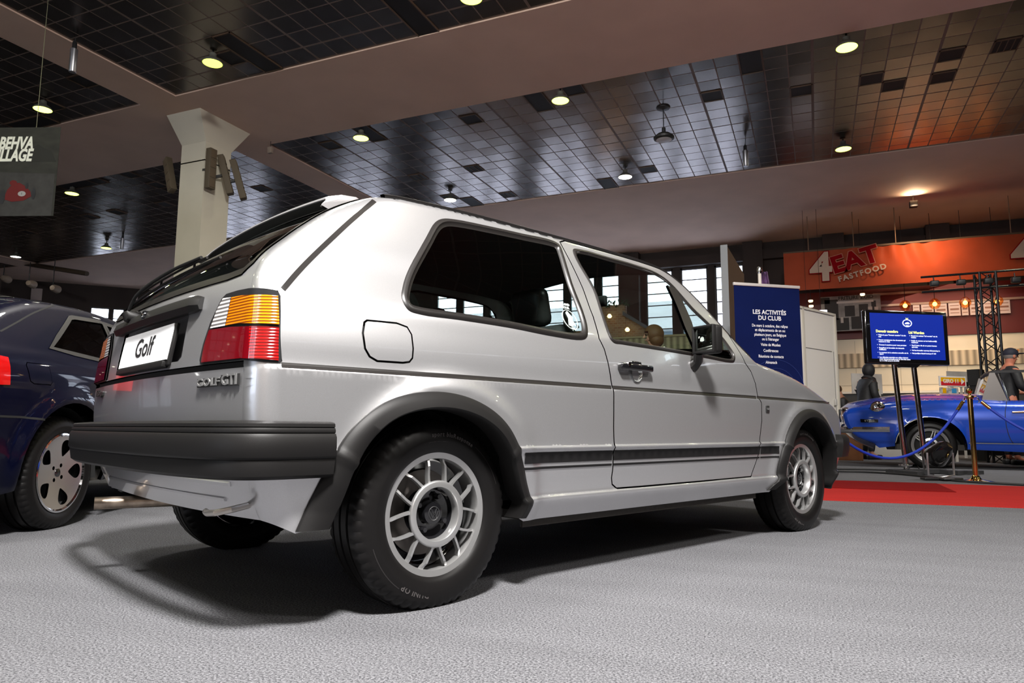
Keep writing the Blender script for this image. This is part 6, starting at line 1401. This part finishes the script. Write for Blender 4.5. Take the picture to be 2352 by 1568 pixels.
# ---------------- counter, signs and clutter behind the blue car
p = at_d(2058, 918, 14.0); t = empty('display_counter', (p[0]-.1, p[1], 0), .15, 'white display counter behind the nose of the blue car', 'counter'); MB().box((0, 0, p[2]/2+.0), (.85, .5, p[2]), bev=.02).build('body', m_white, t)
p = at_d(2010, 905, 14.2); tag(MB().box((0, 0, 0), (.2, .16, .16), bev=.01).build('paper_stack', mat('grey_paper', (.5, .48, .45), .7)), 'grey stack of leaflets on the white counter', 'leaflets').location = (p[0], p[1], p[2]-.02)
def board(nm, px0, py0, px1, py1, dep, m, label, cat, th=.02):
    a, c_ = at_d(px0, py0, dep), at_d(px1, py1, dep*1.01); v_ = c_-a; v_[2] = 0; wd = float(np.linalg.norm(v_)); ht = abs(a[2]-c_[2]); ce = (a+c_)/2; Mq = frame_mtx(tuple(ce), tuple(v_)); t = empty(nm, label=label, cat=cat, mtx=Mq); MB().box((0, 0, 0), (wd, ht, th)).build('sheet', m, t); MB().box((0, -ce[2]/2, -th), (.05, ce[2], .02)).build('post', m_white, t) if th < .1 else MB().box((0, -ce[2]/2-ht/4, 0), (wd*.8, ce[2]-ht/2, th*.8)).build('pedestal', m_black, t); return t, wd, ht
t, w_, h_ = board('direction_sign', 2156, 863, 2219, 888, 12.6, mat('sign_white', (.85, .8, .74), .5), 'yellow and red arrow sign on a white board behind the blue car', 'sign')
MB().box((0, h_*.17, .012), (w_*.90, h_*.40, .006)).build('yellow_band', mat('sign_yellow', (.85, .42, .0), .5), t); MB().box((0, -h_*.22, .012), (w_*.90, h_*.38, .006)).build('red_band', mat('sign_red', (.6, .02, .03), .5), t)
text_obj('lettering', [('GIRO 11', .095, -.05, 0, dict(bold=.003))], Matrix.Translation((0, 0, .017)), mat('sign_white', (.85, .8, .74)), t); MB().prism([(w_*.30, h_*.30), (w_*.42, 0), (w_*.30, -h_*.30)], .012, .018, 'XY').build('arrow', mat('sign_white', (.85, .8, .74)), t)
t, w_, h_ = board('poster', 1955, 857, 2027, 905, 14.8, mat('poster_white', (.70, .66, .62), .6, noise=(3, .2)), 'white cloth poster behind the person in the dark puffer jacket', 'poster'); MB().box((.12, .02, .012), (.14, .035, .004)).build('blue_print', mat('print_blue', (.02, .12, .55), .6), t); MB().box((.18, -.15, .012), (.2, .08, .004)).build('green_print', mat('print_green', (.35, .42, .05), .6), t)
t, w_, h_ = board('poster', 2174, 852, 2242, 890, 14.4, mat('poster_white', (.70, .66, .62)), 'white cloth poster above the arrow sign', 'poster'); MB().box((.1, -.1, .012), (.12, .1, .004)).build('dark_print', m_black, t)
t, w_, h_ = board('poster', 2158, 889, 2201, 905, 12.5, mat('poster_colour', (.45, .42, .40), .6, noise=(16, .7)), 'small colourful leaflets under the arrow sign', 'leaflets'); MB().box((-.12, 0, .012), (.08, .09, .004)).build('orange_print', mat('sign_yellow', (.85, .42, 0)), t); MB().box((.11, 0, .012), (.11, .08, .004)).build('blue_print', mat('print_sky', (.05, .3, .6), .6), t)
t, w_, h_ = board('poster', 2214, 887, 2262, 912, 13.4, mat('sign_white', (.85, .8, .74)), 'white sheet with orange arrow by the truss foot', 'poster'); MB().prism([(-.12, .05), (.02, .05), (.1, .0), (.02, -.04), (-.1, -.02)], .012, .016, 'XY').build('orange_print', mat('sign_yellow', (.85, .42, 0)), t)
t, w_, h_ = board('black_speaker', 2234, 848, 2250, 886, 13.2, m_black, 'tall black box speaker right of the arrow sign', 'loudspeaker', .2)
p = at_d(1962, 1000, 12.9); tag(MB().box((0, 0, .28), (.45, .4, .56), bev=.01).build('wooden_crate', mat('brown_wood', (.16, .06, .02), .6, noise=(6, .3))), 'brown wooden block under the nose of the blue car', 'crate').location = (p[0]-.1, p[1]+.1, 0)

# ================================================================ people
def skin(nm, V, E_, Rr, m, parent, sub=2, root=0):
    me = bpy.data.meshes.new('s'); me.from_pydata(V, E_, []); o = bpy.data.objects.new('s', me); SC.collection.objects.link(o)
    mod = o.modifiers.new('s', 'SKIN'); mod.use_smooth_shade = True; sv = me.skin_vertices[0].data
    for i, r in enumerate(Rr): sv[i].radius = (r, r) if isinstance(r, (int, float)) else r
    sv[root].use_root = True; s2 = o.modifiers.new('u', 'SUBSURF'); s2.levels = sub; s2.render_levels = sub
    dg = bpy.context.evaluated_depsgraph_get(); m2 = bpy.data.meshes.new_from_object(o.evaluated_get(dg)); bpy.data.objects.remove(o); bpy.data.meshes.remove(me)
    m2.name = nm; m2.materials.clear(); m2.materials.append(m); m2.polygons.foreach_set('use_smooth', [True]*len(m2.polygons)); q_ = bpy.data.objects.new(nm, m2); SC.collection.objects.link(q_); q_.parent = parent; return q_
m_skin = mat('skin', (.50, .25, .17), .5)
def ellipsoid(b, c, r, n=20, k=12, cut=None):
    V = []; F = []
    for i in range(k+1):
        th = PI*i/k
        for j in range(n): ph = 2*PI*j/n; V.append((c[0]+r[0]*math.sin(th)*math.cos(ph), c[1]+r[1]*math.sin(th)*math.sin(ph), c[2]+r[2]*math.cos(th)))
    for i in range(k):
        for j in range(n):
            if cut and not cut(V[i*n+j]): continue
            F.append((i*n+j, i*n+(j+1) % n, (i+1)*n+(j+1) % n, (i+1)*n+j))
    return b.add(V, F, True)
def person(pos, yaw, label, H=1.72, lean=0.0, jacket=(.02, .02, .022), trousers=(.02, .022, .03), hairc=(.08, .04, .02), cap=False, hood=False, bob=False, crouch=0.0, arms='down', puffy=1.0, skinm=None):
    """local +x = facing direction"""
    t = empty('person', tuple(pos), yaw, label, 'person'); s = H/1.75; L = lambda z, x=0.0: x+lean*max(0, z-.9)
    dz = -crouch
    def P(x, y, z): return (s*(x+lean*max(0, z-.9)), s*y, s*(z if z < .5 else z+dz))
    kn = .16 if crouch else .02
    V = [P(0, 0, .96), P(0, 0, 1.12), P(.0, 0, 1.30), P(.0, 0, 1.44), P(.01, 0, 1.52), P(.03, 0, 1.60), P(.035, 0, 1.68)]; R_ = [(.14, .10), (.13, .10), (.15, .105), (.09, .08), .052, (.075, .088), (.078, .085)]; R_ = [tuple(k*s for k in r) if isinstance(r, tuple) else r*s for r in R_]
    E_ = [(i, i+1) for i in range(6)]
    def chain(root, pts, rs):
        p = root; ids = []
        for q_, r in zip(pts, rs): V.append(P(*q_)); R_.append(r*s); E_.append((p, len(V)-1)); p = len(V)-1; ids.append(p)
        return ids
    AR_ = {}
    for sg in (-1, 1):
        chain(0, [(.0, sg*.10, .90), (kn*2.2, sg*.11, .50), (kn*.2, sg*.11, .10), (.10, sg*.12, .05), (.18, sg*.125, .04)], [.088, .062, .045, .042, .034])
        if arms == 'down': a = [(0, sg*.18, 1.42), (-.02, sg*.24, 1.15), (.08, sg*.25, .90), (.11, sg*.25, .82)]
        elif arms == 'front': a = [(0, sg*.18, 1.42), (.04, sg*.25, 1.16), (.27, sg*.18, 1.10), (.35, sg*.14, 1.10)]
        else: a = [(0, sg*.18, 1.42), (.02, sg*.24, 1.18), (.24, sg*.16, 1.02), (.31, sg*.12, 1.0)]
        ids = chain(3, a, [.062, .046, .034, .030]); AR_[sg] = a; h = a[-1]; d = np.array(a[-1])-np.array(a[-2]); d /= np.linalg.norm(d); sd = np.array([0, 1, 0]); dn = np.cross(d, sd)
        for k in range(4):
            o_ = (k-1.5)*.020; ln = (.065, .078, .074, .058)[k]; b0 = np.array(h)+d*.035+sd*o_; chain(ids[-1], [tuple(b0), tuple(b0+d*ln*.55+dn*.006), tuple(b0+d*ln*.85+dn*.028)], [.010, .009, .008])
        b0 = np.array(h)+sd*(-sg)*.028; chain(ids[-1], [tuple(b0+d*.01), tuple(b0+d*.045-sd*sg*.015)], [.011, .009])
    body = skin('body', V, E_, R_, skinm or m_skin, t)
    hc = Vector(P(.035, 0, 1.655)); b = MB()
    # face: nose, brow, lips, ears
    b.add([hc+Vector(q_)*s for q_ in ((.085, -.014, -.02), (.085, .014, -.02), (.118, 0, -.022), (.088, 0, .03))], [(0, 1, 2), (0, 2, 3), (1, 3, 2), (0, 3, 1)], True); b.box(tuple(hc+Vector((.078, 0, -.05))*s), (.022*s, .045*s, .010*s), bev=.003)
    for sg in (-1, 1): ellipsoid(b, tuple(hc+Vector((.0, sg*.083, -.005))*s), (.022*s, .010*s, .034*s), 10, 6)
    b.build('face', skinm or m_skin, t)
    b = MB()
    for sg in (-1, 1): ellipsoid(b, tuple(hc+Vector((.078, sg*.032, .012))*s), (.010*s, .014*s, .008*s), 8, 5)
    b.build('eyes', mat('eye_dark', (.03, .02, .02), .2), t)
    mh = mat('hair_%d' % int(hairc[0]*1000), hairc, .6, bump=(90, .5, .004))
    if bob:
        b = MB(); ellipsoid(b, tuple(hc+Vector((-.018, 0, .020))*s), (.118*s, .108*s, .118*s), 24, 14, cut=lambda v: not (v[0] > hc.x+.05*s and v[2] < hc.z+.05*s))
        ellipsoid(b, tuple(hc+Vector((-.045, 0, -.055))*s), (.088*s, .106*s, .085*s), 24, 12); b.build('hair', mh, t)
    elif hood:
        b = MB(); ellipsoid(b, tuple(hc+Vector((-.015, 0, .01))*s), (.115*s, .11*s, .135*s), 22, 14, cut=lambda v: not (v[0] > hc.x+.055*s and v[2] < hc.z+.06*s)); b.tube([tuple(hc+Vector((.0, 0, -.12))*s), tuple(hc+Vector((-.02, 0, -.17))*s)], [.11*s, .14*s], 20); b.build('hood', mat('jk_%d' % int(jacket[0]*1000), jacket, .6), t)
    else:
        b = MB(); ellipsoid(b, tuple(hc+Vector((-.012, 0, .022))*s), (.096*s, .089*s, .100*s), 22, 14, cut=lambda v: v[2] > hc.z-.03*s and not (v[0] > hc.x+.045*s and v[2] < hc.z+.06*s)); b.build('hair', mh, t)
    if cap:
        mc_ = mat('navy_cap', (.015, .016, .03), .7); b = MB(); ellipsoid(b, tuple(hc+Vector((-.005, 0, .035))*s), (.108*s, .096*s, .095*s), 24, 14, cut=lambda v: v[2] > hc.z+.028*s); b.box(tuple(hc+Vector((.135, 0, .040))*s), (.12*s, .13*s, .010*s), bev=.004); cpo = b.build('cap', mc_, t); MB().box(tuple(hc+Vector((.09, -.03, .085))*s), (.02, .05, .035), bev=.008).build('cap_badge', mat('orange_badge', (.7, .22, .05), .6), cpo)
        b = MB(); b.tube([tuple(hc+Vector((.090, -.06, .012))*s), tuple(hc+Vector((.094, 0, .014))*s), tuple(hc+Vector((.090, .06, .012))*s)], .004, 6); b.bar(tuple(hc+Vector((.09, -.06, .012))*s), tuple(hc+Vector((0, -.085, .012))*s), .003, 5); b.build('glasses', m_black, t)
    # jacket and trousers as their own continuous layers
    V2 = V[0:4]; R2 = [(.165*s*puffy, .125*s*puffy), (.155*s*puffy, .13*s*puffy), (.17*s*puffy, .13*s*puffy), (.115*s, .10*s)]; E2 = [(0, 1), (1, 2), (2, 3)]; V2 = list(V2); V2[0] = P(0, 0, .78); R2[0] = (.18*s*puffy, .14*s*puffy)
    for sg in (-1, 1):
        p = 3
        for q_, r in zip(AR_[sg][:3], (.078, .062, .050)): V2.append(P(*q_)); R2.append(r*s*puffy); E2.append((p, len(V2)-1)); p = len(V2)-1
    V2.append(P(.005, 0, 1.50)); R2.append(.072*s); E2.append((3, len(V2)-1))
    mj = mat('jk_%d' % int(jacket[0]*1000), jacket, .6, bump=(9, .4, .02)); skin('jacket', V2, E2, R2, mj, t)
    V3 = [P(0, 0, 1.02)]; R3 = [(.165*s, .125*s)]; E3 = []
    for sg in (-1, 1):
        p = 0
        for q_, r in (((.0, sg*.10, .88), .105), ((kn*2.2, sg*.11, .50), .075), ((kn*.2, sg*.11, .12), .062)): V3.append(P(*q_)); R3.append(r*s); E3.append((p, len(V3)-1)); p = len(V3)-1
    skin('trousers', V3, E3, R3, mat('tr_%d' % int(trousers[2]*1000), trousers, .7), t)
    for sg in (-1, 1):
        a_ = P(kn*.2, sg*.11, .09); b = MB(); b.box((a_[0]+.06*s, a_[1], .045), (.28*s, .10*s, .09), bev=.03); b.build('shoe', m_black, t)
    return t
def ground(px, py, dep): p = at_d(px, py, dep); return (p[0], p[1], 0.0)
RGT = math.atan2(_r2[1], _r2[0])
person(ground(2308, 830, 11.75), RGT-.1, 'smiling man in dark cap, glasses and dark jacket leaning over the blue car', 1.88, lean=.08, cap=True, arms='front', hairc=(.25, .22, .2), skinm=mat('ruddy_skin', (.55, .20, .12), .5))
person(ground(1984, 880, 13.6), RGT+.1, 'person in a black hooded puffer jacket standing at the white counter', 1.78, lean=.12, hood=True, arms='fore', puffy=1.15)
person(ground(1957, 900, 14.3), RGT+2.6, 'person in a charcoal jacket bending low beside the booth wall', 1.65, lean=.35, crouch=.22, jacket=(.035, .034, .035), arms='fore')
person((*ground(1506, 790, 8.0)[:2], .011), PI-.3+RGT, 'woman with a brown bob seen through the car door window', 1.67, bob=True, hairc=(.10, .045, .012), jacket=(.05, .06, .06), arms='down')
